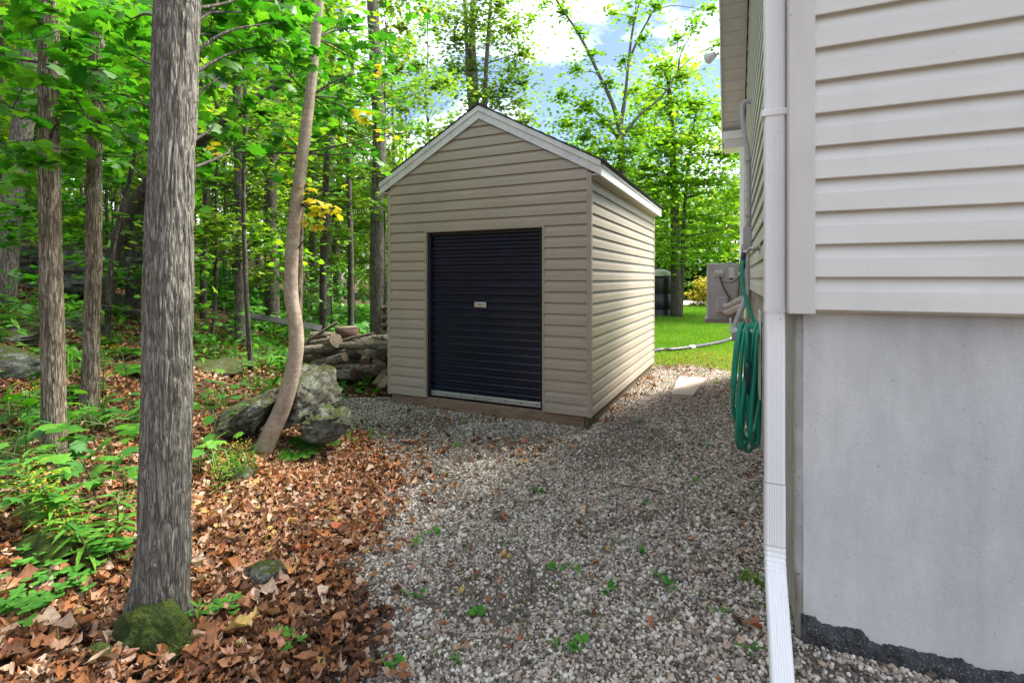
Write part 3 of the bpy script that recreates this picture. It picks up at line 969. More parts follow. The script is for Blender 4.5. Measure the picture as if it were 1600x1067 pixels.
    for q in range(1, ns):
        c = first.copy(); COL.objects.link(c); c.parent = dr; c.location = (0, 0, zb + q * sh)
    m = MB(); m.bbox(dx0 + 0.043, dx1 - 0.031, fy + 0.022, fy + 0.07, dz0, dz0 + 0.055, 0.003); m.build('bottom_bar', 'aluminium', dr)
    for q in range(8):
        xx = dx0 + 0.07 + q * (dx1 - dx0 - 0.14) / 7
        MB().tube([(xx, fy + 0.0235, dz0 + 0.03), (xx, fy + 0.016, dz0 + 0.03)], 0.007, 8).build('bolt', 'screw', dr)
    m = MB()
    hx = -0.02
    hz = 1.5 - (477 - HZ) / F * 5.56
    m.bbox(hx - 0.075, hx + 0.075, fy + 0.030, fy + 0.043, hz - 0.03, hz + 0.03, 0.003)
    m.bbox(hx - 0.06, hx + 0.06, fy + 0.006, fy + 0.0295, hz + 0.012, hz + 0.028, 0.003)
    m.bbox(hx - 0.02, hx + 0.02, fy + 0.016, fy + 0.0295, hz - 0.018, hz + 0.0, 0.003)
    m.build('handle', 'aluminium', dr)
    # roof
    ov = 0.127
    def rake(y0, y1, ztop, h, name, mat, xin=0.0):
        for s in (-1, 1):
            m = MB()
            a = np.array([0, y0, ztop]); b_ = np.array([s * (hw + ov), y0, ztop - slope * (hw + ov)])
            m.prism([a, b_, b_ - [0, 0, h], a - [0, 0, h]], (0, y1 - y0, 0))
            m.build(name, mat, root)
    ftop = 3.415
    rake(fy - 0.040, fy - 0.0235, ftop - 0.060, 0.085, 'rake_board', 'fascia')
    rake(fy - 0.055, fy - 0.0245, ftop - 0.002, 0.058, 'rake_drip', 'fascia')
    rake(hl + 0.0235, hl + 0.040, ftop - 0.060, 0.085, 'rake_board', 'fascia')
    ez = ftop - slope * (hw + ov)
    for s in (-1, 1):
        x1 = s * (hw + ov)
        m = MB(); m.box(min(x1, x1 - s * 0.018), max(x1, x1 - s * 0.018), fy - 0.0225, hl + 0.0225, ez - 0.145, ez - 0.058); m.build('eave_board', 'white_metal', root)
        m = MB(); m.box(min(x1 + s * 0.012, x1 - s * 0.016), max(x1 + s * 0.012, x1 - s * 0.016), fy - 0.0235, hl + 0.0235, ez - 0.056, ez - 0.006); m.build('eave_drip', 'fascia', root)
        m = MB(); m.box(min(s * (hw + 0.004), x1 - s * 0.0185), max(s * (hw + 0.004), x1 - s * 0.0185), fy - 0.022, hl + 0.022, ez - 0.135, ez - 0.12); m.build('soffit', 'soffit', root)
    rf = MB()
    for s in (-1, 1):
        a = np.array([0, fy - 0.05, ftop]); b_ = np.array([s * (hw + ov + 0.012), fy - 0.05, ftop - slope * (hw + ov + 0.012)])
        rf.prism([a, b_, b_ - [0, 0, 0.03], a - [0, 0, 0.03]], (0, SHED_L + 0.1, 0))
    r = rf.build('roof', 'shingle', root)
    nc = 11
    n_ = np.array([slope, 0, 1]) / sqrt(1 + slope * slope)
    for s in (-1, 1):
        for q in range(nc):
            t0, t1 = q / nc, (q + 1) / nc
            xa, xb = (hw + ov + 0.03) * (1 - t0), (hw + ov + 0.03) * (1 - t1) - 0.03
            za, zb_ = ftop - slope * xa, ftop - slope * max(xb, 0)
            xb = max(xb, 0)
            m = MB()
            nn = np.array([s * n_[0], 0, n_[2]])
            p0 = np.array([s * xa, fy - 0.066 + 0.004 * (q % 2), za]) + nn * 0.003
            p1 = np.array([s * xb, fy - 0.066 + 0.004 * (q % 2), zb_]) + nn * 0.003
            m.prism([p0, p1, p1 + nn * 0.006, p0 + nn * 0.016], (0, SHED_L + 0.13, 0))
            m.build('shingle', 'shingle', r)
    m = MB()
    for s in (-1, 1):
        m.prism([(0, fy - 0.07, ftop + 0.012), (s * 0.13, fy - 0.07, ftop + 0.012 - 0.13 * slope), (s * 0.13, fy - 0.07, ftop + 0.03 - 0.13 * slope), (0, fy - 0.07, ftop + 0.032)], (0, SHED_L + 0.14, 0))
    m.build('ridge_cap', 'shingle', r)
    return root
build_shed()

# ------------------------------------------------------------------ house
def build_house():
    root = empty('house', (HC[0], HC[1], 0), -AH, 'pale grey vinyl sided house with a bare concrete foundation at the right', 'house')
    W = 7.0
    zs = 1.39
    eave, slope = 3.55, 0.65
    apex = eave + slope * HL / 2
    # foundation
    m = MB()
    rec = 0.045
    nxs, nzs = 60, 20
    # front face as a gently uneven sheet on a solid block
    m.box(rec + 0.03, W, rec + 0.004, HL - rec, -0.3, zs + 0.02)
    V, Fc = [], []
    for a in range(nzs + 1):
        for b in range(nxs + 1):
            x = rec + (W - rec) * (b / nxs) ** 1.5
            z = -0.3 + (zs + 0.31) * a / nzs
            V.append((x, rec - 0.002 + 0.0025 * float(vnoise([[x * 2.3, 1, z * 2.3]])[0]), z))
    for a in range(nzs):
        for b in range(nxs):
            q = a * (nxs + 1) + b
            Fc.append((q, q + 1, q + nxs + 2, q + nxs + 1))
    m.add(V, Fc, True)
    fnd = m.build('foundation', 'concrete', root)
    # rough parged side face with a rounded nose at the corner
    m = MB()
    V, Fc = [], []
    path = [(rec + 0.002, rec + 0.0), (rec - 0.012, rec + 0.004), (rec - 0.022, rec + 0.014), (rec - 0.026, rec + 0.03), (rec - 0.022, rec + 0.07), (rec - 0.02, rec + 0.4), (rec - 0.02, HL / 2), (rec - 0.02, HL - rec), (rec + 0.05, HL - rec + 0.001)]
    nz = 34
    for a in range(nz + 1):
        z = -0.3 + (zs + 0.305) * a / nz
        for (x, y) in path:
            V.append((x + 0.006 * float(vnoise([[x * 9, y * 3, z * 6]])[0]), y, z))
    k = len(path)
    for a in range(nz):
        for b in range(k - 1):
            q = a * k + b
            Fc.append((q + 1, q, q + k, q + k + 1))
    m.add(V, Fc, True)
    m.build('parging', 'parge', fnd)
    # black tar coating with a ragged top edge
    top = [(1251, 958), (1262, 962), (1275, 965), (1278, 972), (1292, 976), (1310, 980), (1330, 982), (1345, 985), (1352, 993), (1358, 1000), (1366, 1005), (1375, 1008), (1392, 1007), (1410, 1012), (1440, 1020), (1462, 1024), (1480, 1030), (1500, 1029), (1512, 1037), (1525, 1044), (1545, 1047), (1580, 1051), (1600, 1056), (1640, 1062)]
    pts = []
    for (px, py) in top:
        r = (px - CX) / F
        # intersect with the plane local y = rec
        o = HC + VH * rec
        # o + a*UH = r*Y
        a = (r * o[1] - o[0]) / (UH[0] - r * UH[1])
        Y = o[1] + a * UH[1]
        pts.append((a, H - (py - HZ) / F * Y))
    rg = random.Random(4)
    while pts[-1][0] < W:
        pts.append((pts[-1][0] + rg.uniform(0.03, 0.08), 0.275 + rg.uniform(-0.02, 0.02)))
    fine = []
    for q in range(len(pts) - 1):
        for k in range(5):
            t = k / 5
            fine.append((pts[q][0] * (1 - t) + pts[q + 1][0] * t, pts[q][1] * (1 - t) + pts[q + 1][1] * t + rg.uniform(-0.0035, 0.0035)))
    pts = fine
    m = MB()
    V, Fc = [], []
    for (a, z) in pts:
        th = 0.014 + 0.006 * float(vnoise([[a * 14, 3, 7]])[0])
        V += [(a, rec - 0.0035, z + 0.006), (a, rec - th, z - 0.002), (a, rec - th - 0.006, z - 0.05), (a, rec - th - 0.008, -0.1)]
    for q in range(len(pts) - 1):
        for k in range(3):
            Fc.append((q * 4 + k, q * 4 + k + 1, q * 4 + k + 5, q * 4 + k + 4))
    Fc.append((0, 3, 2, 1))
    m.add(V, Fc, True)
    m.build('tar_coating', 'tar', fnd)
    # sheathing
    m = MB()
    m.box(0.003, W, 0.003, 0.15, zs + 0.004, eave)
    m.prism([(0.003, 0.151, zs + 0.004), (0.003, HL - 0.003, zs + 0.004), (0.003, HL - 0.003, eave), (0.003, HL / 2, apex), (0.003, 0.151, eave)], (0.15, 0, 0))
    m.box(0.154, W, HL - 0.15, HL - 0.003, zs + 0.004, eave)
    wl = m.build('wall', 'house_vinyl', root)
    fr = lambda x, o, z: (x, -o, z)
    si = lambda y, o, z: (-o, HL - y, z)
    clip = lambda z: (-1e9, 1e9) if z < eave else (HL / 2 - (apex - z) / slope, HL / 2 + (apex - z) / slope)
    z = zs
    while z < apex - 0.03:
        if z + EXP < eave + 0.02:
            course('siding_board', fr, 0.071, W, z, wl, 'house_vinyl', k=1.4)
        course('siding_board', si, 0.06, HL - 0.077, z, wl, 'house_vinyl', clip)
        z += EXP
    # wide corner post
    m = MB()
    m.bbox(-0.0095, 0.0735, -0.036, -0.001, zs - 0.016, eave, 0.003)
    m.bbox(-0.010, -0.001, -0.0005, 0.075, zs - 0.016, eave, 0.003)
    m.build('corner_post', 'house_trim', root)
    m = MB()
    m.bbox(-0.0245, -0.001, HL - 0.075, HL + 0.024, zs - 0.016, eave, 0.003)
    m.build('corner_post', 'house_trim', root)
    m = MB()
    m.box(0.0736, W, -0.006, 0.0, zs - 0.008, zs - 0.001); m.box(-0.006, 0.0, 0.0755, HL - 0.0755, zs - 0.008, zs - 0.001)
    m.build('starter_strip', 'house_trim', root)
    # roof and gable overhang
    ov, oe = 0.30, 0.34
    rt = 0.16
    m = MB()
    for s in (-1, 1):
        ymid = HL / 2
        a = np.array([-ov, ymid, apex + 0.10 + rt * 0.3]); yb = ymid + s * (HL / 2 + oe)
        b_ = np.array([-ov, yb, apex + 0.10 + rt * 0.3 - slope * (HL / 2 + oe)])
        m.prism([a, b_, b_ - [0, 0, 0.05], a - [0, 0, 0.05]], (W + ov, 0, 0))
    m.build('roof', 'shingle', root)
    for s in (-1, 1):
        ymid = HL / 2
        a = np.array([-ov, ymid, apex + 0.085]); yb = ymid + s * (HL / 2 + oe)
        b_ = np.array([-ov, yb, apex + 0.085 - slope * (HL / 2 + oe)])
        m = MB(); m.prism([a, b_, b_ - [0, 0, 0.15], a - [0, 0, 0.15]], (-0.014, 0, 0)); m.build('rake_fascia', 'white_metal', root)
        # soffit panels across the overhang
        sp = MB(); sp.prism([a + [0.003, 0, -0.07], b_ + [0.003, 0, -0.07], b_ + [0.003, 0, -0.085], a + [0.003, 0, -0.085]], (ov - 0.035, 0, 0))
        so = sp.build('rake_soffit', 'soffit_house', root)
        L = HL / 2 + oe
        n = 22
        for q in range(n):
            y0, y1 = ymid + s * L * (q + 0.02) / n, ymid + s * L * (q + 0.98) / n
            z0_, z1_ = apex - 0.004 - slope * L * (q + 0.02) / n, apex - 0.004 - slope * L * (q + 0.98) / n
            m = MB(); m.prism([(-ov + 0.004, y0, z0_), (-ov + 0.004, y1, z1_), (-ov + 0.004, y1, z1_ - 0.012), (-ov + 0.004, y0, z0_ - 0.012)], (ov - 0.036, 0, 0))
            m.build('soffit_panel', 'soffit_house', so)
    # boxed eave return at the far corner, gutter along the far eave
    m = MB()
    zr = eave - slope * 0.0 - 0.13
    m.bbox(-ov + 0.005, -0.03, HL - 0.01, HL + oe, zr - 0.05, zr + 0.06, 0.004)
    m.build('eave_return', 'white_metal', root)
    m = MB()
    m.bbox(-ov + 0.02, -0.03, HL - 0.008, HL + oe - 0.01, zr - 0.17, zr - 0.052, 0.004)
    m.build('eave_return', 'house_trim', root)
    m = MB(); m.bbox(-ov, W, HL + oe - 0.012, HL + oe + 0.1, eave - 0.22, eave - 0.1, 0.01); m.build('gutter', 'white_metal', root)
    m = MB(); m.bbox(-ov, W, -oe - 0.1, -oe + 0.012, eave - 0.22, eave - 0.1, 0.01); m.build('gutter', 'white_metal', root)
    m = MB(); m.box(-0.03, W, -oe, -0.03, eave - 0.12, eave - 0.10); m.build('soffit', 'soffit_house', root)
    # far downspout
    m = MB(); m.bbox(-0.088, -0.028, HL - 0.06, HL + 0.01, 0.35, zr - 0.172, 0.008); m.build('downspout', 'white_metal', root)
    # conduit along the side wall
    def W3(p, s, z): return (-p, s, z)
    pts = catmull([W3(0.015, 3.35, 3.21), W3(0.07, 3.34, 3.22), W3(0.095, 3.32, 3.15), W3(0.085, 3.27, 2.95), W3(0.05, 3.22, 2.7), W3(0.042, 3.2, 2.45), W3(0.042, 3.2, 1.97)], 6)
    cd = MB().tube(pts, 0.021, 10).build('conduit', 'pvc', root)
    for zc in (2.62, 2.1):
        m = MB(); m.tube([W3(0.044, 3.2, zc - 0.015), W3(0.044, 3.2, zc + 0.015)], 0.026, 10); m.bbox(-0.02, -0.016, 3.15, 3.26, zc - 0.014, zc + 0.014, 0.001); m.build('clamp', 'pvc', cd)
    m = MB(); m.bbox(-0.09, -0.018, 3.12, 3.22, 1.78, 1.98, 0.008); m.build('junction_box', 'pvc', root)
    m = MB(); m.tube(catmull([W3(0.05, 3.17, 1.78), W3(0.05, 3.17, 1.2), W3(0.05, 3.17, 0.5), W3(0.04, 3.17, 0.1)], 4), 0.018, 8); m.build('conduit', 'pvc', root)
    # faucet
    m = MB()
    s, zf = 1.72, 1.70
    m.tube([W3(0.015, s, zf), W3(0.09, s, zf)], 0.012, 8); m.tube([W3(0.075, s, zf), W3(0.10, s - 0.02, zf - 0.02), W3(0.115, s - 0.03, zf - 0.055)], 0.012, 8)
    m.tube([W3(0.10, s, zf), W3(0.125, s, zf)], 0.007, 8)
    m.tube([W3(0.125, s - 0.03, zf), W3(0.125, s + 0.03, zf)], 0.006, 6); m.tube([W3(0.125, s, zf - 0.03), W3(0.125, s, zf + 0.03)], 0.006, 6)
    m.tube([W3(0.016, s, zf), W3(0.021, s, zf)], 0.035, 12)
    m.build('faucet', 'brass', root)
    # hose hanger bracket on the foundation
    m = MB(); m.bbox(-0.20, -0.03, 1.40, 1.55, 1.155, 1.18, 0.004); m.bbox(-0.205, -0.195, 1.40, 1.55, 1.155, 1.24, 0.003); m.bbox(-0.034, -0.026, 1.38, 1.57, 0.75, 1.3, 0.003)
    m.build('hose_bracket', 'white_metal', root)
    # small floodlight under the rake
    fl = MB(); fl.tube([(-ov - 0.02, 3.9, 3.97), (-ov - 0.07, 3.88, 3.93)], 0.015, 8); fl.tube([(-ov - 0.06, 3.88, 3.95), (-ov - 0.13, 3.84, 3.90)], [0.035, 0.06], 12)
    fl.build('floodlight', 'white_metal', root)
    return root
HOUSE = build_house()

def HW(p, s, z):
    """world point at distance p out from the house's side wall, s along it"""
    q = HC - UH * p + VH * s
    return np.array([q[0], q[1], z])

def build_downspout():
    base = HC - UH * 0.047 + VH * 0.06
    root = empty('downspout', (base[0], base[1], 0.2), -AH, 'white ribbed downspout running down the near house corner to an elbow', 'downspout')
    hwx, hwy = 0.0355, 0.036
    def section():
        # rounded ribbed rectangle, local x across
        pts = []
        for (sx, sy) in ((-1, -1), (1, -1), (1, 1), (-1, 1)):
            a0 = {(-1, -1): pi, (1, -1): 1.5 * pi, (1, 1): 0, (-1, 1): 0.5 * pi}[(sx, sy)]
            for k in range(4):
                a = a0 + k * pi / 6
                pts.append((sx * (hwx - 0.012) + 0.012 * cos(a), sy * (hwy - 0.012) + 0.012 * sin(a)))
            if sy == -1 and sx == -1:
                for k in range(1, 12):
                    x = -(hwx - 0.012) + 2 * (hwx - 0.012) * k / 12
                    pts.append((x, -hwy + (0.0014 if k % 2 else 0)))
            if sy == -1 and sx == 1:
                for k in range(1, 8):
                    y = -(hwy - 0.012) + 2 * (hwy - 0.012) * k / 8
                    pts.append((hwx - (0.0014 if k % 2 else 0), y))
            if sy == 1 and sx == -1:
                for k in range(1, 8):
                    y = (hwy - 0.012) - 2 * (hwy - 0.012) * k / 8
                    pts.append((-hwx + (0.0014 if k % 2 else 0), y))
        return pts
    sec = section()
    def sweep(name, path, scale=1.0, ridged=False, mat='white_metal'):
        """path: list of (point, tilt angle about local x)"""
        V, Fc = [], []
        n = len(sec)
        for j, (p, a) in enumerate(path):
            k = scale * (1 - (0.05 if ridged and j % 2 else 0))
            for (x, y) in sec:
                V.append((p[0] + x * k, p[1] + y * k * cos(a), p[2] + y * k * sin(a)))
        for j in range(len(path) - 1):
            for q in range(n):
                q2 = (q + 1) % n
                Fc.append((j * n + q, j * n + q2, (j + 1) * n + q2, (j + 1) * n + q))
        Fc.append(tuple(range(n))[::-1]); Fc.append(tuple(range((len(path) - 1) * n, len(path) * n)))
        return MB().add(V, Fc).build(name, mat, root)
    z = lambda w: w - 0.2
    sweep('pipe', [((0, 0, z(1.375)), 0), ((0, 0, z(3.2)), 0)])
    sweep('pipe', [((0, 0, z(0.74)), 0), ((0, 0, z(1.40)), 0)], 0.955)
    sweep('pipe', [((0, 0, z(0.50)), 0), ((0, 0, z(0.745)), 0)], 1.0)
    sweep('joint_band', [((0, 0, z(1.375)), 0), ((0, 0, z(1.40)), 0)], 1.025)
    # elbow turning out towards the yard
    path = []
    for j in range(11):
        t = j / 10
        a = t * radians(52)
        R = 0.13
        path.append(((0, -R * (1 - cos(a)), z(0.515) - R * sin(a)), -a))
    sweep('elbow', path, 1.02, True)
    ex, ey, ez = path[-1][0]
    a = radians(52)
    d = np.array([0, -sin(a), -cos(a)])
    st = np.array([ex, ey, ez])
    sweep('outlet_pipe', [(st - d * 0.02, -a), (st + d * 0.36, -a)], 0.98)
    for zz in (0.742, 0.512, 0.455):
        sweep('seam', [((0, 0, z(zz)), 0), ((0, 0, z(zz + 0.0022)), 0)], 1.012 if zz > 0.5 else 1.03, mat='screw')
    m = MB()
    for (x, zz) in ((-0.022, 0.40), (0.02, 0.395)):
        m.tube([(x, -0.052, z(zz)), (x, -0.062, z(zz) - 0.004)], 0.0035, 8)
    m.build('screw', 'screw', root)
    m = MB(); m.bbox(-0.046, 0.046, -0.041, 0.041, z(2.10), z(2.125), 0.003); m.build('strap', 'white_metal', root)
build_downspout()

def build_hose():
    base = HW(0.1, 1.47, hgt(*(HC - UH * 0.1 + VH * 1.47)))
    root = empty('garden_hose', base, 0, 'green garden hose coiled in long loops on the house side wall', 'hose')
    rg = random.Random(11)
    pts = []
    lead = [HW(0.125, 1.62, 1.62), HW(0.13, 1.6, 1.50), HW(0.11, 1.58, 1.38), HW(0.075, 1.56, 1.27), HW(0.05, 1.55, 1.2)]
    pts += lead
    # loops: over the bracket, down the one side, round the bottom, up the other
    loops = [(0.025, 0.44), (0.045, 0.52), (0.06, 0.40), (0.08, 0.48), (0.10, 0.42), (0.125, 0.58)]
    for j, (p, zb) in enumerate(loops):
        wv = 0.15 + rg.uniform(-0.02, 0.03)
        sm = 1.475 + rg.uniform(-0.02, 0.02)
        dp = 0.012
        pts += [HW(p, sm, 1.205 + 0.008 * rg.random()),
                HW(p + dp + 0.015, sm - wv * 0.75, 1.12), HW(p + 0.035 + rg.uniform(0, 0.02), sm - wv, 0.9), HW(p + 0.05 + rg.uniform(0, 0.025), sm - wv * 0.95, zb + 0.15),
                HW(p + 0.035 + rg.uniform(0, 0.02), sm - wv * 0.45, zb + 0.02), HW(p + 0.01, sm + wv * 0.35, zb + 0.015),
                HW(max(p - 0.03, 0.022), sm + wv, zb + 0.2), HW(max(p - 0.03, 0.022), sm + wv, 0.9), HW(max(p - 0.012, 0.022), sm + wv * 0.7, 1.13)]
    pts += [HW(0.14, 1.47, 1.21), HW(0.165, 1.36, 1.1), HW(0.18, 1.33, 0.95), HW(0.19, 1.32, 0.82)]
    cv = [p - base for p in catmull(pts, 5)]
    MB().tube(cv, 0.0125, 8).build('hose', 'hose', root)
    m = MB(); m.tube([np.array(p) - base for p in (HW(0.117, 1.69, 1.665), HW(0.121, 1.66, 1.64), HW(0.126, 1.615, 1.57))], 0.017, 10); m.build('grip', 'black_rubber', root)
    m = MB(); m.tube([np.array(p) - base for p in (HW(0.105, 1.31, 0.99), HW(0.105, 1.31, 0.95), HW(0.105, 1.315, 0.86), HW(0.105, 1.32, 0.80))], [0.02, 0.021, 0.017, 0.014], 10); m.build('nozzle', 'teal_plastic', root)
    m = MB(); m.tube([np.array(p) - base for p in (HW(0.105, 1.35, 1.20), HW(0.105, 1.32, 1.12), HW(0.105, 1.31, 0.99))], 0.0115, 8); m.tube([np.array(p) - base for p in catmull([HW(0.105, 1.32, 0.80), HW(0.10, 1.34, 0.70), HW(0.085, 1.40, 0.62)], 4)], 0.009, 8); m.build('hose_end', 'hose', root)
build_hose()

def build_pump():
    c = HW(0.29, 5.0, 0)
    root = empty('heat_pump', (c[0], c[1], 0.95), -AH, 'grey outdoor heat pump unit mounted on the far end of the house wall', 'heat pump')
    m = MB(); m.bbox(-0.18, 0.18, -0.42, 0.42, 0.05, 0.735, 0.012); body = m.build('casing', 'pump', root)
    m = MB(); m.bbox(-0.145, 0.155, -0.428, -0.4205, 0.09, 0.70, 0.006); m.build('service_panel', 'pump', root)
    m = MB(); m.bbox(-0.10, 0.02, -0.446, -0.4285, 0.56, 0.66, 0.008); p = m.build('grip_recess', 'pump', root)
    m = MB(); m.bbox(-0.09, 0.012, -0.452, -0.4465, 0.61, 0.645, 0.003); m.build('label_plate', 'pump_light', p)
    m = MB(); m.bbox(0.07, 0.13, -0.433, -0.4285, 0.53, 0.68, 0.002); m.build('label_plate', 'pump_light', root)
    m = MB(); m.bbox(0.075, 0.125, -0.435, -0.4332, 0.535, 0.555, 0.001); m.build('label_plate', 'screw', root)
    m = MB(); m.bbox(-0.07, 0.065, -0.475, -0.4285, 0.13, 0.33, 0.015); v = m.build('valve_cover', 'pump', root)
    m = MB(); m.bbox(-0.02, 0.03, -0.477, -0.4755, 0.18, 0.27, 0.002); m.build('label_plate', 'pvc', v)
    m = MB(); m.bbox(-0.20, 0.2, -0.38, -0.33, 0.0, 0.045, 0.004); m.bbox(-0.20, 0.2, 0.33, 0.38, 0.0, 0.045, 0.004); m.box(-0.215, 0.205, -0.44, 0.44, 0.045, 0.052)
    m.bbox(0.2, 0.26, -0.375, -0.335, -0.35, 0.06, 0.004); m.bbox(0.2, 0.26, 0.335, 0.375, -0.35, 0.06, 0.004)
    m.build('wall_bracket', 'pump', root)
    # grille slots along the outward face
    for k in range(12):
        m = MB(); m.box(-0.187, -0.181, -0.36, 0.36, 0.12 + k * 0.045, 0.135 + k * 0.045); m.build('grille_slat', 'pump', root)
build_pump()

def build_lines():
    b = HW(0.1, 4.2, 0.95)
    root = empty('refrigerant_lines', b, 0, 'pair of grey insulated pipes bending from heat pump to house wall', 'pipes')
    for off in (0.0, 0.07):
        p = catmull([HW(0.27, 4.60, 1.17 - off), HW(0.22, 4.35, 1.18 - off), HW(0.13, 4.0, 1.25 - off), HW(0.06, 3.6, 1.3 - off)], 6)
        MB().tube([q - b for q in p], 0.035, 10).build('pipe', 'pvc', root)
    p = catmull([HW(0.06, 3.0, 1.36), HW(0.10, 2.9, 1.25), HW(0.16, 2.8, 1.08), HW(0.17, 2.8, 0.95)], 6)
    MB().tube([q - b for q in p], 0.024, 10).build('pipe', 'pvc', root)
    b2 = HW(0.3, 4.5, 1.5)
    root = empty('power_cable', b2, 0, 'thin black cable looping from heat pump up to the wall box', 'cable')
    p = catmull([HW(0.32, 4.53, 1.52), HW(0.28, 4.3, 1.46), HW(0.16, 3.8, 1.47), HW(0.07, 3.3, 1.62), HW(0.05, 3.18, 1.8)], 8)
    MB().tube([q - b2 for q in p], 0.010, 6).build('cable', 'black_rubber', root)
    p = catmull([HW(0.32, 4.53, 1.52), HW(0.28, 4.45, 1.40), HW(0.2, 4.3, 1.26), HW(0.15, 4.2, 1.24)], 6)
    MB().tube([q - b2 for q in p], 0.010, 6).build('cable', 'black_rubber', root)
build_lines()

# ------------------------------------------------------------------ yard objects at the back
def build_tank():
    Y = 20.0
    x = (1026 - CX) / F * Y
    root = empty('storage_tank', (x, Y, hgt(x, Y)), 0, 'round black storage tank with a pale domed top behind the shed', 'tank')
    V, Fc = [], []
    prof = [(0.70, 0.0), (0.70, 0.3), (0.685, 0.32), (0.70, 0.34), (0.70, 0.9), (0.685, 0.92), (0.70, 0.94), (0.70, 1.5), (0.69, 1.58), (0.66, 1.62)]
    top = [(0.66, 1.62), (0.58, 1.72), (0.45, 1.82), (0.25, 1.88), (0.0, 1.9)]
    def lathe(pr, n=32):
        V = [(r * cos(2 * pi * k / n), r * sin(2 * pi * k / n), z) for r, z in pr for k in range(n)]
        Fc = [(a * n + k, a * n + (k + 1) % n, (a + 1) * n + (k + 1) % n, (a + 1) * n + k) for a in range(len(pr) - 1) for k in range(n)]
        return V, Fc
    m = MB(); m.add(*lathe(prof), True); m.build('tank_body', 'tank', root)
    m = MB(); m.add(*lathe(top), True); m.build('tank_top', 'tank_top', root)
    m = MB(); m.tube([(0, 0, 1.89), (0, 0, 1.96)], 0.16, 16); m.build('lid', 'tank', root)
build_tank()

def build_drain():
    pix = [(985, 560), (1027, 549), (1050, 548), (1075, 545), (1100, 541), (1125, 536), (1150, 528), (1172, 520)]
    pts = []
    for px, py in pix:
        g = gp(px, py + 3)
        pts.append(g + [0, 0, 0.055])
    base = pts[3] - [0, 0, 0.055]
    root = empty('drain_pipe', base, 0, 'corrugated drain pipe lying across the lawn edge behind the shed', 'pipe')
    cv = np.array(catmull(pts, 26))
    n = len(cv)
    k1 = int(n * 0.80)
    r = np.array([0.05 if j % 2 else 0.044 for j in range(n)])
    MB().tube(cv[:k1] - base, list(r[:k1]), 12).build('corrugated_pipe', 'black_rubber', root)
    MB().tube(cv[k1 - 1:] - base, 0.047, 12).build('smooth_pipe', 'pump_light', root)
    a = int(n * 0.44)
    MB().tube(cv[a:a + 8] - base, 0.056, 12).build('coupling', 'pvc', root)
build_drain()

def build_slab():
    pix = [(1061, 592), (1104, 595), (1083, 622), (1049, 620)]
    pts = [gp(*p) for p in pix]
    c = sum(pts) / 4
    root = empty('stone_slab', c, 0, 'flat pale paving slab lying on the gravel beside the shed', 'slab')
    m = MB(); m.prism([p - c + [0, 0, -0.02] for p in pts], (0, 0, 0.058)); m.build('slab', 'slab', root)
build_slab()
# ------------------------------------------------------------------ rocks
def ico(sub):
    t = (1 + 5 ** 0.5) / 2
    V = [(-1, t, 0), (1, t, 0), (-1, -t, 0), (1, -t, 0), (0, -1, t), (0, 1, t), (0, -1, -t), (0, 1, -t), (t, 0, -1), (t, 0, 1), (-t, 0, -1), (-t, 0, 1)]
    V = [np.array(v) / np.linalg.norm(v) for v in V]
    Fc = [(0, 11, 5), (0, 5, 1), (0, 1, 7), (0, 7, 10), (0, 10, 11), (1, 5, 9), (5, 11, 4), (11, 10, 2), (10, 7, 6), (7, 1, 8), (3, 9, 4), (3, 4, 2), (3, 2, 6), (3, 6, 8), (3, 8, 9), (4, 9, 5), (2, 4, 11), (6, 2, 10), (8, 6, 7), (9, 8, 1)]
    for _ in range(sub):
        mid, nf = {}, []
        def mp_(a, b):
            k = (min(a, b), max(a, b))
            if k not in mid:
                p = V[a] + V[b]; V.append(p / np.linalg.norm(p)); mid[k] = len(V) - 1
            return mid[k]
        for a, b, c in Fc:
            x, y, z = mp_(a, b), mp_(b, c), mp_(c, a)
            nf += [(a, x, z), (b, y, x), (c, z, y), (x, y, z)]
        Fc = nf
    return np.array(V), np.array(Fc)
ICO4 = ico(4); ICO3 = ico(3); ICO5 = ico(5)

def rock(name, label, cat, centre, size, rz=0, seed=0, mat='rock', cuts=9, rough=0.10, tilt=(0, 0), group=None, hi=False):
    rg = np.random.default_rng(seed)
    V0, T0 = ICO5 if hi else ICO4
    V = V0.copy()
    for _ in range(cuts):
        d = rg.normal(0, 1, 3); d /= np.linalg.norm(d)
        lim = rg.uniform(0.5, 0.8)
        k = V @ d
        over = np.maximum(k - lim, 0)
        V = V - over[:, None] * d * 0.93
    n = fbm(V * 2.1 + seed * 3.7, 5, 0.55)
    lay = np.abs(fbm(V * np.array([1.6, 1.6, 8]) + seed, 3))
    crk = np.clip(0.12 - np.abs(vnoise(V * np.array([1.8, 1.8, 3.2]) + seed * 1.3)), 0, 1) * 4
    V = V * (1 + rough * n - rough * 0.8 * lay - rough * 0.7 * crk + 0.12 * rough * fbm(V * 9 + seed, 3))[:, None]
    V = V * np.array(size)
    R = np.array(Euler((tilt[0], tilt[1], rz)).to_matrix())
    V = V @ R.T
    base = np.array([centre[0], centre[1], hgt(centre[0], centre[1])])
    o = mesh_obj(name, mesh_tris(name, V + np.array(centre) - base, T0, smooth=True), mat, None, base)
    return tag(o, label, cat, group)

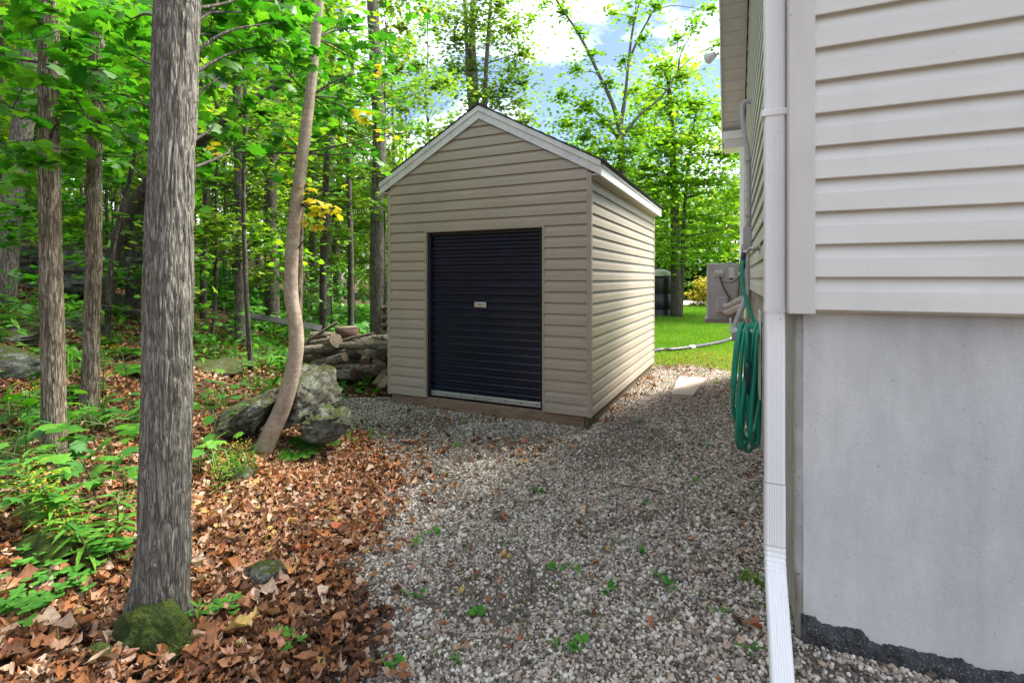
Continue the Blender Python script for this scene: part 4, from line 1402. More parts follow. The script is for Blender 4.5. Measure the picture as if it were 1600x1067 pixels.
rock('boulder', 'tilted lichen covered boulder directly behind the curved tree trunk', 'boulder', P(484, 622, 4.35) , (0.33, 0.36, 0.27), 0.3, 21, 'rock', 14, 0.13, (0.35, -0.45), hi=True)
rock('boulder', 'long sloping grey boulder left of the curved trunk base', 'boulder', P(392, 652, 4.25), (0.36, 0.30, 0.21), 0.2, 8, 'rock', 14, 0.15, (0.1, -0.55), hi=True)
rock('boulder', 'lower dark boulder with fern in front beneath the tilted one', 'boulder', P(502, 672, 4.2), (0.24, 0.26, 0.20), 0.9, 5, 'rock_moss', 9, 0.17, hi=True)
g = gp(412, 915); rock('stone', 'small rounded grey stone poking out of the dead leaves', 'stone', g + [0, 0.03, 0.035], (0.115, 0.09, 0.075), 0.2, 12, 'rock_moss', 7, 0.14)
g = gp(15, 590); rock('boulder', 'mossy green boulder at the left edge of the picture', 'boulder', g + [-0.1, 0.1, 0.08], (0.30, 0.3, 0.2), 0, 15, 'rock_moss', 5, 0.08)
g = gp(20, 440); rock('boulder', 'large shaded rock ledge high on the wooded bank', 'boulder', g + [-0.2, 0.5, 0.15], (1.6, 0.9, 0.55), 0.1, 19, 'rock_moss', 8, 0.12, hi=True)
c = P(18, 412, 7.0); rock('boulder', 'big grey rock ledge topped with moss at the left edge, level with the shed door', 'boulder', c, (0.62, 0.5, 0.30), 0.1, 41, 'rock_moss', 10, 0.13, hi=True)
c = P(120, 470, 6.2); c[2] = hgt(c[0], c[1]); rock('boulder', 'mossy rock on the bank just right of the pale brown trunk', 'boulder', c, (0.34, 0.3, 0.2), 0.7, 43, 'rock_moss', 8, 0.12)
c = P(25, 520, 5.0); c[2] = hgt(c[0], c[1]); rock('boulder', 'rounded mossy rock on the bank above the left edge boulder', 'boulder', c, (0.32, 0.3, 0.2), 0.4, 44, 'rock_moss', 8, 0.12)
g = gp(60, 875); rock('stone', 'flat moss cushion stone beside the clover patch', 'stone', g + [0, 0, 0.045], (0.13, 0.11, 0.06), 0.4, 22, 'moss', 3, 0.06)
g = gp(65, 815); rock('stone', 'low moss covered stone under the goldenrod', 'stone', g + [0, 0, 0.045], (0.13, 0.12, 0.06), 0.1, 23, 'moss', 3, 0.06)
g = gp(150, 1030); rock('stone', 'mossy lump among leaves at the foot of the big trunk', 'stone', g + [0, 0, 0.0], (0.055, 0.05, 0.05), 0.1, 24, 'moss', 3, 0.06)
g = gp(190, 480); rock('boulder', 'dark hollow rock on the bank between the two left trunks', 'boulder', g, (0.35, 0.3, 0.25), 0.5, 31, 'rock_moss', 7, 0.1)
g = gp(330, 580); rock('boulder', 'grey half buried rock on the bank behind the big trunk', 'boulder', g, (0.5, 0.35, 0.16), 0.2, 33, 'rock', 7, 0.1)
g = gp(365, 745); rock('stone', 'mossy stone right of the big trunk under yellow weeds', 'stone', g, (0.13, 0.11, 0.07), 0.3, 35, 'rock_moss', 5, 0.1)

# ------------------------------------------------------------------ woodpile
def log(name, label, a, b, r, mat='bark_log', end='cut_wood', group='logs in the woodpile', seed=0, squash=1.0):
    a, b = np.array(a, float), np.array(b, float)
    r = r * 0.66
    mid_ = (a + b) / 2; a = mid_ + (a - mid_) * 1.2; b = mid_ + (b - mid_) * 1.2
    rg = np.random.default_rng(seed)
    c = (a + b) / 2
    d = b - a; L = np.linalg.norm(d); d /= L
    up = np.array([0, 0, 1.0]); s = np.cross(d, up); s /= np.linalg.norm(s); u = np.cross(s, d)
    n, k = 8, 14
    V = []
    ang = np.linspace(0, 2 * pi, k, endpoint=False)
    ph = rg.uniform(0, 6, 3)
    for i in range(n + 1):
        t = i / n
        rr = r * (1 + 0.10 * np.sin(2 * ang + ph[0]) + 0.06 * np.sin(3 * ang + ph[1] + 2 * t) + 0.05 * rg.normal(0, 1, k)) * (1 + 0.06 * sin(5 * t + ph[2]))
        ctr = a + d * L * t + u * 0.02 * L * sin(3 * t + ph[1])
        V.append(ctr + (np.cos(ang) * rr)[:, None] * s + (np.sin(ang) * rr * squash)[:, None] * u)
    V = np.concatenate(V)
    Fc = [(i * k + j, i * k + (j + 1) % k, (i + 1) * k + (j + 1) % k, (i + 1) * k + j) for i in range(n) for j in range(k)]
    base = c - [0, 0, r]
    # orient object so bark grain follows its length: object z along the log
    M = np.stack([s, u, d], 1)
    loc = c
    Vl = (V - loc) @ M
    root = bpy.data.objects.new(name, None); link(root)
    root.empty_display_size = 0.05
    root.matrix_world = Matrix(np.vstack([np.hstack([M, loc[:, None]]), [0, 0, 0, 1]]).tolist())
    tag(root, label, 'log', group)
    m = MB(); m.add(Vl, Fc, True); m.build('bark', mat, root)
    for i, f in ((0, -1), (n, 1)):
        m = MB()
        ring = Vl[i * k:(i + 1) * k]
        cen = ring.mean(0) + np.array([0, 0, f * 0.004])
        q = [cen] + [cen + (p - cen) * 0.93 + np.array([0, 0, f * 0.001]) for p in ring] + list(ring)
        Fq = [(0, 1 + j, 1 + (j + 1) % k) for j in range(k)] + [(1 + j, 1 + k + j, 1 + k + (j + 1) % k, 1 + (j + 1) % k) for j in range(k)]
        if f < 0:
            Fq = [x[::-1] for x in Fq]
        m.add(q, Fq)
        m.build('cut_end', end, root)
    return root

def woodpile():
    Y0 = 7.3
    def Q(px, py, Y): return P(px, py, Y)
    L = [
        ('short thick log with a pale cut face on top of pile', (500, 551, 7.25), (524, 535, 7.0), 0.155, 'cut_wood'),
        ('mossy log lying in front of the short thick log', (494, 571, 7.0), (535, 558, 6.8), 0.105, 'cut_wood'),
        ('dark log at the bottom front of the woodpile', (508, 584, 6.8), (548, 584, 6.6), 0.10, 'dark_cut'),
        ('long bottom log with a split pale end', (527, 572, 6.9), (585, 578, 6.6), 0.11, 'cut_wood'),
        ('log on left side of the woodpile behind the curved trunk', (468, 560, 7.3), (510, 548, 7.1), 0.12, 'cut_wood'),
        ('thin bleached branch lying across the top of the woodpile', (483, 530, 7.4), (524, 507, 7.5), 0.04, 'cut_wood'),
        ('thin pole lying across the right half of woodpile', (531, 534, 7.2), (580, 522, 7.3), 0.035, 'cut_wood'),
        ('log pointing at the camera with a dark round end', (575, 540, 7.4), (570, 563, 6.7), 0.10, 'dark_cut'),
        ('log on right side of pile with its round end facing out', (604, 535, 7.5), (598, 551, 6.9), 0.12, 'dark_cut'),
        ('pale log at upper right of the woodpile', (583, 545, 7.4), (600, 529, 7.4), 0.09, 'cut_wood'),
        ('middle log below the thin pole', (548, 541, 7.3), (583, 537, 7.2), 0.105, 'cut_wood'),
        ('middle log with a broken end at the centre of pile', (527, 552, 7.2), (560, 548, 7.0), 0.11, 'cut_wood'),
        ('short log lying at the left foot of the woodpile', (476, 578, 7.0), (508, 574, 6.85), 0.085, 'dark_cut'),
        ('grey log along the back top of woodpile', (492, 525, 7.8), (540, 527, 7.7), 0.11, 'cut_wood'),
        ('long back log at the left top of woodpile', (470, 540, 7.8), (515, 533, 7.6), 0.10, 'cut_wood'),
        ('bark covered log at the right end beside the shed', (585, 562, 7.3), (592, 570, 6.7), 0.12, 'cut_wood'),
    ]
    for k, (lab, a, b, r, e) in enumerate(L):
        pa, pb = Q(*a), Q(*b)
        for p in (pa, pb):
            p[2] = max(p[2], hgt(p[0], p[1]) + r * 0.8)
        log('log', lab, pa, pb, r, end=e, seed=k + 50, squash=0.9)
    rg = random.Random(8)
    for k in range(60):
        a = Q(rg.uniform(462, 585), rg.uniform(556, 590), rg.uniform(6.9, 7.9))
        an = rg.uniform(-0.5, 0.5)
        l = rg.uniform(0.35, 0.6)
        b = a + [cos(an) * l, sin(an) * l, rg.uniform(-0.06, 0.06)]
        r = rg.uniform(0.05, 0.10)
        lift = hgt(a[0], a[1]) + r * 0.8 + (k % 6) * 0.1
        a[2] = lift; b[2] = lift + rg.uniform(-0.05, 0.05)
        log('log', 'weathered split log packed inside the woodpile', a, b, r, seed=k + 90)
    # weathered boards leaning at the right end of the pile
    for k, (a, b, lab) in enumerate((((588, 601, 6.35), (606, 577, 6.7), 'weathered plank leaning at the right foot of woodpile'), ((596, 606, 6.2), (608, 590, 6.4), 'short pale plank lying beside the shed corner'))):
        pa, pb = P(*a), P(*b)
        for p in (pa, pb):
            p[2] = max(p[2], hgt(p[0], p[1]) + 0.03)
        c = (pa + pb) / 2
        d = (pb - pa); ln = np.linalg.norm(d); d /= ln
        s = np.cross(d, [0, 0, 1]); s /= np.linalg.norm(s)
        n = np.cross(s, d)
        m = MB(); m.prism([pa - c - s * 0.05, pa - c + s * 0.05, pb - c + s * 0.05, pb - c - s * 0.05], n * 0.025)
        tag(m.build('plank', 'timber_green' if k == 0 else 'timber', None, c), lab, 'plank', 'planks by the woodpile')
    # round reddish stump section standing on top
    c = P(541, 520, 7.5)
    root = empty('wood_round', c - [0, 0, 0.1], 0, 'reddish brown wood round sitting on top of the woodpile', 'wood round')
    m = MB(); m.tube([(0, 0, 0), (0, 0, 0.04), (0.01, 0, 0.18)], [0.13, 0.15, 0.175], 18); m.build('bark', 'dark_cut', root)
    m = MB(); m.tube([(0.01, 0, 0.181), (0.01, 0, 0.19)], [0.165, 0.16], 18); m.build('cut_end', 'cut_wood', root)
    # grey board lying on the bank behind
    a, b = P(385, 497, 9.0), P(500, 518, 8.6)
    for p in (a, b):
        p[2] = max(p[2], hgt(p[0], p[1]) + 0.06)
    c = (a + b) / 2
    d = (b - a) / np.linalg.norm(b - a); n = np.array([0.0, -0.75, 0.66])
    m = MB(); m.prism([a - c - n * 0 , b - c, b - c + np.array([0, 0.11, 0.08]), a - c + np.array([0, 0.11, 0.08])], (0, -0.02, 0.02))
    tag(m.build('old_board', 'board', None, c), 'long grey weathered board lying on the bank behind the woodpile', 'board')
    # stacked wood just visible beside the shed
    for k in range(4):
        p = P(606, 482 + k * 13, 9.2)
        log('log', 'log of the rack end showing at the shed edge', p + [-0.1, 0.1, 0], p + [0.4, 0.3, 0], 0.075, group='logs stacked behind the shed', seed=130 + k)
woodpile()

# ------------------------------------------------------------------ trees
LEAF_S = simple_leaf()
MAPLE = [maple(0.10, 0.2), maple(0.25, 0.35), maple(0.4, 0.1)]
MAPLE_ME = []
for mtx in ('leaf_near', 'leaf_yellow', 'leaf_plant'):
    row = []
    for k, (v, t) in enumerate(MAPLE):
        for q in range(3):
            me = mesh_tris('leaf', v, t, rnd=np.full(len(t), 0.05 + 0.3 * q + 0.06 * k))
            me.materials.append(MAT[mtx])
            row.append(me)
    MAPLE_ME.append(row)

def put_leaf(parent, base, p, size, rg, kind=0, tilt=0.6, name='leaf'):
    o = bpy.data.objects.new(name, rg.choice(MAPLE_ME[kind]))
    o.location = np.asarray(p) - base
    o.scale = (size, size, size)
    R = rot_mats(np.array([rg.uniform(0, 6.28)]), np.array([abs(rg.gauss(0.25, tilt))]), np.array([rg.uniform(0, 6.28)]))[0]
    o.rotation_euler = Matrix(R.tolist()).to_euler()
    COL.objects.link(o)
    o.parent = parent
    return o

def limb_to(m, path, target, r, rg, sides=5, frac=0.75, near=False):
    """bent limb from the trunk path to a target point"""
    path = np.array(path)
    zt = path[0][2] + (target[2] - path[0][2]) * frac
    k = int(np.argmin(np.abs(path[:, 2] - zt) + 0.25 * np.linalg.norm(path[:, :2] - target[:2], axis=1)))
    if near:
        dd = path - target
        k = int(np.argmin(np.linalg.norm(dd, axis=1) + 1.5 * np.maximum(dd[:, 2] + 0.15, 0)))
    s = path[k]
    d = target - s
    L = np.linalg.norm(d)
    mid1 = s + d * 0.35 + np.array([rg.uniform(-.06, .06), rg.uniform(-.06, .06), rg.uniform(0.0, 0.12)]) * L
    mid2 = s + d * 0.7 + np.array([rg.uniform(-.07, .07), rg.uniform(-.07, .07), rg.uniform(0.0, 0.1)]) * L
    pts = catmull([s, mid1, mid2, target], 4)
    m.tube(pts, [r, r * 0.65, r * 0.4, r * 0.15], sides)
    return pts

def painted_tree(name, label, cat, trunks, clumps, leafmat, barkmat, leaf=0.1, dens=1.0, group=None, seed=0, flat=0.55, depth=1.0, limb_r=0.03, tmpl=None, spread=2.1):
    """trunks: list of (world points, radii); clumps: (px, py, Y, radius_px, n)"""
    rg = random.Random(seed); rng = np.random.default_rng(seed)
    base = np.array(trunks[0][0][0], float)
    root = empty(name, base, 0, label, cat, group)
    m = MB()
    allp = []
    for pts, rad in trunks:
        cv = catmull([np.array(p, float) for p in pts], 8)
        m.tube([p - base for p in cv], rad, 12)
        allp += [p for p in cv]
    parts = []
    for (px, py, Y, rp, n) in clumps:
        Yc = Y + rg.uniform(-depth, depth)
        c = P(px, py, Yc)
        r = rp / F * Yc * spread
        pts = limb_to(m, [p - base for p in allp], c - base, limb_r * (0.6 + 0.5 * rg.random()), rg, near=True)
        for _ in range(3):
            t = c - base + np.array([rg.uniform(-1, 1), rg.uniform(-1, 1), rg.uniform(-.4, .5)]) * r * 0.8
            m.tube([pts[len(pts) // 2 + 2], (pts[-2] + t) / 2, t], [limb_r * 0.25, limb_r * 0.08], 4)
        C = clump_points(c - base, r, int(n * dens), rng, flat)
        parts.append(scatter_leaves(C, leaf, tmpl or LEAF_S, rng, 0.55, rnd=np.clip(rng.normal(0.45, 0.2, len(C)) + rg.uniform(-0.12, 0.12), 0, 0.93)))
    m.build('trunk', barkmat, root)
    V, T, Q = join(parts)
    c = mesh_obj('crown', mesh_tris('crown', V, T, Q), leafmat, root)
    c['kind'] = 'stuff'
    return root

# --- right of the shed: the full green tree on the lawn
Yr = 19.0
tr = [P(1057, 494, Yr), P(1056, 430, Yr), P(1054, 330, Yr), P(1051, 230, Yr), P(1046, 150, Yr), P(1040, 95, Yr)]
tr2 = [P(1062, 493, Yr + .1), P(1066, 420, Yr + .1), P(1069, 340, Yr + .1), P(1075, 260, Yr), P(1085, 190, Yr)]
cl = [(1035, 105, Yr, 32, 260), (1065, 120, Yr, 28, 240), (1010, 150, Yr, 30, 260), (1045, 165, Yr, 38, 400), (1085, 165, Yr, 34, 320), (1120, 185, Yr, 30, 260), (1005, 205, Yr, 34, 330),
      (1040, 225, Yr, 40, 480), (1085, 220, Yr, 42, 520), (1130, 240, Yr, 36, 380), (1010, 265, Yr, 36, 380), (1050, 285, Yr, 42, 520), (1100, 285, Yr, 44, 560), (1150, 300, Yr, 36, 380),
      (1020, 325, Yr, 36, 400), (1070, 340, Yr, 44, 560), (1120, 345, Yr, 42, 520), (1030, 370, Yr, 30, 300), (1085, 385, Yr, 36, 400), (1130, 385, Yr, 34, 340), (1055, 400, Yr, 24, 180), (1160, 360, Yr, 30, 280), (985, 290, Yr, 26, 220), (1160, 240, Yr, 26, 200)]
painted_tree('maple_tree', 'bright green maple standing on the lawn right of the shed roof', 'tree', [(tr, [0.24, 0.19, 0.16, 0.12, 0.08, 0.03]), (tr2, [0.12, 0.09, 0.07, 0.05, 0.02])], cl, 'leaf_sun', 'bark_dark', 0.16, 2.0, None, 3, 0.55, 1.6, 0.05)

# --- sparse forked tree above the shed roof
Yf = 15.0
t0 = [P(978, 470, Yf), P(976, 330, Yf), P(972, 250, Yf), P(968, 195, Yf)]
t1 = [P(969, 205, Yf), P(958, 165, Yf), P(935, 115, Yf), P(905, 55, Yf - .2), P(872, 5, Yf - .4), P(845, -45, Yf - .6)]
t2 = [P(969, 200, Yf), P(977, 150, Yf), P(983, 90, Yf + .2), P(990, 40, Yf + .3), P(1003, -10, Yf + .4), P(1012, -60, Yf + .5)]
t3 = [P(983, 95, Yf + .2), P(1000, 55, Yf + .2), P(1022, 15, Yf + .2), P(1040, -30, Yf + .2)]
t4 = [P(972, 225, Yf), P(950, 195, Yf + .3), P(920, 165, Yf + .5), P(890, 150, Yf + .7)]
t5 = [P(972, 215, Yf), P(1000, 180, Yf), P(1035, 150, Yf), P(1060, 110, Yf)]
cl = [(880, 150, Yf, 20, 110), (900, 110, Yf, 16, 60), (915, 165, Yf, 20, 110), (945, 190, Yf, 22, 110), (885, 195, Yf, 24, 170), (915, 215, Yf, 26, 200), (945, 235, Yf, 26, 200), (905, 245, Yf, 24, 150),
      (880, 20, Yf, 14, 50), (905, 50, Yf, 12, 40), (925, 85, Yf, 12, 40), (950, 130, Yf, 14, 50), (975, 95, Yf, 12, 40), (990, 30, Yf, 12, 50), (1005, 60, Yf, 12, 40), (1025, 10, Yf, 14, 50), (960, 20, Yf, 12, 35),
      (990, 140, Yf, 16, 70), (1010, 170, Yf, 18, 90), (985, 235, Yf, 24, 150), (1000, 210, Yf, 22, 120), (870, -10, Yf, 16, 60), (1000, -10, Yf, 16, 60), (850, 5, Yf, 12, 40), (970, 265, Yf, 26, 160), (1060, 60, Yf, 14, 40), (1085, 35, Yf, 14, 45), (1110, 15, Yf, 14, 45), (1120, 70, Yf, 12, 30)]
painted_tree('forked_tree', 'sparse dark tree with two bare forking limbs against the sky', 'tree', [(t0, [0.14, 0.12, 0.11, 0.10]), (t1, [0.08, 0.065, 0.05, 0.037, 0.028, 0.015]), (t2, [0.075, 0.052, 0.04, 0.032, 0.022, 0.015]), (t3, [0.04, 0.03, 0.02, 0.01]), (t4, [0.06, 0.04, 0.03, 0.012]), (t5, [0.055, 0.04, 0.03, 0.012])],
             cl, 'leaf_sun', 'bark_grey', 0.13, 2.0, None, 5, 0.7, 0.6, 0.022)

# --- pale airy tree behind the ridge of the shed
Ym = 17.0
t0 = [P(748, 470, Ym), P(745, 300, Ym), P(742, 150, Ym), P(738, 60, Ym), P(742, -60, Ym)]
t1 = [P(746, 330, Ym), P(756, 200, Ym), P(760, 100, Ym), P(770, -40, Ym)]
t2 = [P(744, 260, Ym), P(733, 140, Ym), P(728, 40, Ym), P(722, -50, Ym)]
cl = [(800, 45, Ym, 26, 170), (818, 85, Ym, 22, 130), (800, 110, Ym, 24, 150), (785, 140, Ym, 24, 140), (815, 130, Ym, 18, 90), (765, 60, Ym, 24, 120), (740, 30, Ym, 24, 130), (715, 60, Ym, 28, 190), (710, 110, Ym, 28, 190),
      (740, 110, Ym, 22, 100), (765, 150, Ym, 24, 130), (780, 10, Ym, 22, 110), (755, -10, Ym, 24, 120), (815, 160, Ym, 18, 80), (830, 30, Ym, 14, 50), (690, 30, Ym, 28, 190), (780, 185, Ym, 26, 150), (745, 150, Ym, 24, 130), (820, 190, Ym, 20, 90)]
painted_tree('ash_tree', 'tall airy tree with pale leaves behind the shed ridge', 'tree', [(t0, [0.2, 0.17, 0.14, 0.11, 0.07]), (t1, [0.1, 0.09, 0.07, 0.05]), (t2, [0.09, 0.08, 0.06, 0.04])], cl, 'leaf_olive', 'bark_grey', 0.14, 1.9, None, 9, 0.8, 1.0, 0.03)
# ------------------------------------------------------------------ foreground trunks on the left
def detailed_trunk(path, rad, rows, sides, amp, seed, flare=None, k1=62.0, k2=9.0):
    """trunk surface with carved bark; returns V, T (world)"""
    cv = np.array(catmull(path, 12))
    s = np.concatenate([[0], np.cumsum(np.linalg.norm(np.diff(cv, axis=0), axis=1))])
    u = np.linspace(0, s[-1], rows)
    C = np.stack([np.interp(u, s, cv[:, k]) for k in range(3)], 1)
    R = np.interp(np.linspace(0, 1, rows), np.linspace(0, 1, len(rad)), rad)
    ang = np.linspace(0, 2 * pi, sides, endpoint=False)
    A, U = np.meshgrid(ang, np.arange(rows))
    r = R[U]
    if flare is not None:
        hgt_ = u[U]
        for (a0, wdt, h, ex) in flare:
            da = np.abs((A - a0 + pi) % (2 * pi) - pi)
            r = r + ex * np.exp(-(da / wdt) ** 2) * np.exp(-hgt_ / h)
    p = np.stack([np.cos(A).ravel() * r.ravel() * k1, np.sin(A).ravel() * r.ravel() * k1, u[U].ravel() * k2], 1)
    wob = np.stack([fbm(p * 0.35 + 7, 2), fbm(p * 0.35 + 31, 2), np.zeros(len(p))], 1)
    n1 = 1 - np.abs(vnoise(p + wob * 1.1 + seed)) * 2.2
    n2 = 1 - np.abs(vnoise(p * np.array([1.9, 1.9, 1.6]) + wob + seed + 50)) * 2
    f = np.clip(n1, -1, 1) * 0.65 + n2 * 0.35
    big = 0.6 * fbm(p * np.array([0.06, 0.06, 0.22]) + seed, 3)
    rr = r.ravel() - amp * np.clip(f, 0, 1) + amp * 0.8 * big + amp * 0.18 * vnoise(p * 4)
    V = np.stack([C[U.ravel(), 0] + np.cos(A).ravel() * rr, C[U.ravel(), 1] + np.sin(A).ravel() * rr, C[U.ravel(), 2]], 1)
    i = np.arange((rows - 1) * sides)
    j = (i // sides) * sides + (i + 1) % sides
    T = np.concatenate([np.stack([i, j, j + sides], 1), np.stack([i, j + sides, i + sides], 1)])
    return V, T

def leafy(root, base, sprays, rg, twig_from, kind=0, size=0.11, stats=None):
    """leaf parts in sprays of twigs: (px, py, Y, spread_px, n)"""
    tw = MB()
    cnt = 0
    for (px, py, Y, sp, n) in sprays:
        c = P(px, py, Y)
        r = sp / F * Y
        s = twig_from(c)
        mid = (s + c) / 2 + np.array([rg.uniform(-.08, .08), rg.uniform(-.08, .08), rg.uniform(-0.02, 0.06)]) * np.linalg.norm(c - s)
        tw.tube([q - base for q in catmull([s, mid, c], 5)], [0.009, 0.006, 0.003], 5)
        for k in range(n):
            p = c + np.array([rg.gauss(0, 0.5) * r, rg.gauss(0, 0.5) * r, rg.gauss(0, 0.35) * r])
            put_leaf(root, base, p, size * rg.uniform(0.7, 1.25), rg, kind, 0.55)
            if k % 3 == 0:
                tw.tube([c - base, (c + p) / 2 - base + [0, 0, 0.02], p - base], [0.003, 0.0015], 4)
            cnt += 1
    tw.build('twigs', 'bark_dark', root)
    if kind == 0:
        rng = np.random.default_rng(rg.randrange(10000))
        parts = []
        for (px, py, Y, sp, n) in sprays:
            for q in range(2):
                c = P(px + rng.normal(0, 45), py + rng.normal(0, 30), Y + rng.uniform(0.3, 1.6))
                r = sp / F * c[1] * 1.2
                C = c + np.stack([rng.normal(0, .5, 16) * r, rng.normal(0, .5, 16) * r, rng.normal(0, .35, 16) * r], 1) - base
                parts.append(scatter_leaves(C, size, MAPLE[q], rng, 0.6, rnd=np.clip(rng.normal(0.4, 0.25, 16), 0, 1)))
        V, T, Q = join(parts)
        o = mesh_obj('crown', mesh_tris('crown', V, T, Q), 'leaf_near', root); o['kind'] = 'stuff'
    return cnt

def tree_big():
    rg = random.Random(21)
    Y = 1.97
    g = gp(248, 985)
    base = np.array([(250 - CX) / F * Y, Y, hgt((250 - CX) / F * Y, Y) - 0.06])
    root = empty('maple_tree', base, 0, 'thick grey furrowed trunk with a mossy foot in the left foreground', 'tree')
    px = [(250, None), (255, 880), (259, 760), (262, 600), (264, 400), (271, 200), (277, 0), (283, -300), (286, -700)]
    path = [base] + [P(x, y, Y) for x, y in px[1:]]
    rad = [0.098, 0.086, 0.083, 0.083, 0.082, 0.075, 0.068, 0.062, 0.056]
    V, T = detailed_trunk([p - base for p in path], rad, 620, 260, 0.009, 3, [(3.5, 0.5, 0.15, 0.095), (5.2, 0.5, 0.10, 0.05), (0.6, 0.5, 0.1, 0.04)])
    mesh_obj('trunk', mesh_tris('trunk', V, T, smooth=True), 'bark_big', root)
    # moss cushion hugging the foot
    Vm, Tm = ICO5
    Vm = Vm * (1 + 0.13 * fbm(Vm * 3, 4) + 0.03 * vnoise(Vm * 30))[:, None] * np.array([0.135, 0.10, 0.165])
    mesh_obj('moss', mesh_tris('moss', Vm + np.array([0.035, -0.085, 0.07]), Tm, smooth=True), 'moss', root)
    # lichen flecks / knots
    top = path[-2]
    fr = lambda c: np.array([path[6][0], path[6][1], max(min(c[2] - 0.4, path[7][2]), 1.7)])
    spr = [(330, 40, 2.5, 34, 12), (345, 120, 2.6, 34, 12), (390, 20, 2.7, 40, 16), (420, 70, 2.5, 36, 13), (436, 35, 2.4, 28, 9), (375, 75, 2.9, 40, 14), (330, 190, 2.9, 36, 10), (440, 5, 2.9, 40, 14), 
           (205, 30, 2.6, 40, 14), (215, 90, 2.7, 36, 12), (210, 160, 2.9, 36, 12), (345, -10, 2.4, 40, 12), (415, -20, 2.5, 40, 12), (360, 230, 3.1, 34, 8), (320, 280, 3.1, 26, 6), (200, 215, 2.9, 26, 7)]
    leafy(root, base, spr, rg, fr)
    return root
tree_big()

def tree_left(px_path, Y, rad, label, sprays, seed, mat, gpx, leafkind=0, rows=300, sides=90, amp=0.004, flare=None):
    rg = random.Random(seed)
    x0 = (gpx - CX) / F * Y
    base = np.array([x0, Y, hgt(x0, Y) - 0.05])
    root = empty('maple_tree', base, 0, label, 'tree')
    path = [base] + [P(x, y, Y) for x, y in px_path]
    rad = [r * 0.76 for r in rad]
    V, T = detailed_trunk([p - base for p in path], rad, rows, sides, amp, seed, flare or [(3.5, 0.6, 0.12, 0.03), (5.3, 0.6, 0.1, 0.03)], 70, 10)
    mesh_obj('trunk', mesh_tris('trunk', V, T, smooth=True), mat, root)
    fr = lambda c: path[int(np.argmin([abs(p[2] - (c[2] + 0.1)) + (0 if i > 1 else 9) for i, p in enumerate(path)]))]
    if sprays:
        leafy(root, base, sprays, rg, fr, leafkind)
    return root

tree_left([(84, 640), (83, 560), (80, 450), (78, 330), (77, 220), (76, 100), (78, 0), (80, -250), (84, -600)], 2.95, [0.085, 0.076, 0.072, 0.069, 0.066, 0.064, 0.06, 0.058, 0.05, 0.045],
          'pale brown lichen spotted trunk, second of the slim left trunks from the left edge', [
    (30, 30, 2.7, 44, 14), (110, 50, 2.6, 44, 15), (150, 110, 2.8, 44, 15), (60, 120, 2.7, 40, 13), (20, 170, 2.8, 40, 12), (110, 170, 2.7, 38, 12), (170, 50, 3.0, 44, 14), (70, 60, 3.2, 44, 14), (10, 90, 3.0, 44, 12),
    (100, 235, 2.6, 32, 10), (65, 255, 2.7, 24, 6), (30, 240, 2.8, 34, 9), (140, 190, 3.1, 40, 11), (5, 225, 2.6, 30, 7), (160, -10, 2.8, 46, 14), (60, -15, 2.7, 46, 14), (120, 5, 3.2, 46, 13)], 5, 'bark_brown', 85)
tree_left([(141, 600), (143, 520), (146, 430), (147, 330), (148, 240), (150, 150), (153, 0), (158, -250)], 3.7, [0.085, 0.072, 0.066, 0.064, 0.063, 0.062, 0.06, 0.056, 0.05],
          'shaggy brown trunk just left of the thick foreground trunk', [
    (185, 80, 3.5, 44, 14), (200, 150, 3.6, 44, 14), (175, 190, 3.4, 40, 12), (120, 90, 3.8, 46, 12), (220, 60, 3.7, 46, 13), (215, 200, 3.8, 40, 10), (190, 20, 3.5, 46, 14), (205, 245, 3.5, 32, 8), (165, 250, 3.9, 30, 6)], 6, 'bark_brown', 139, amp=0.006)

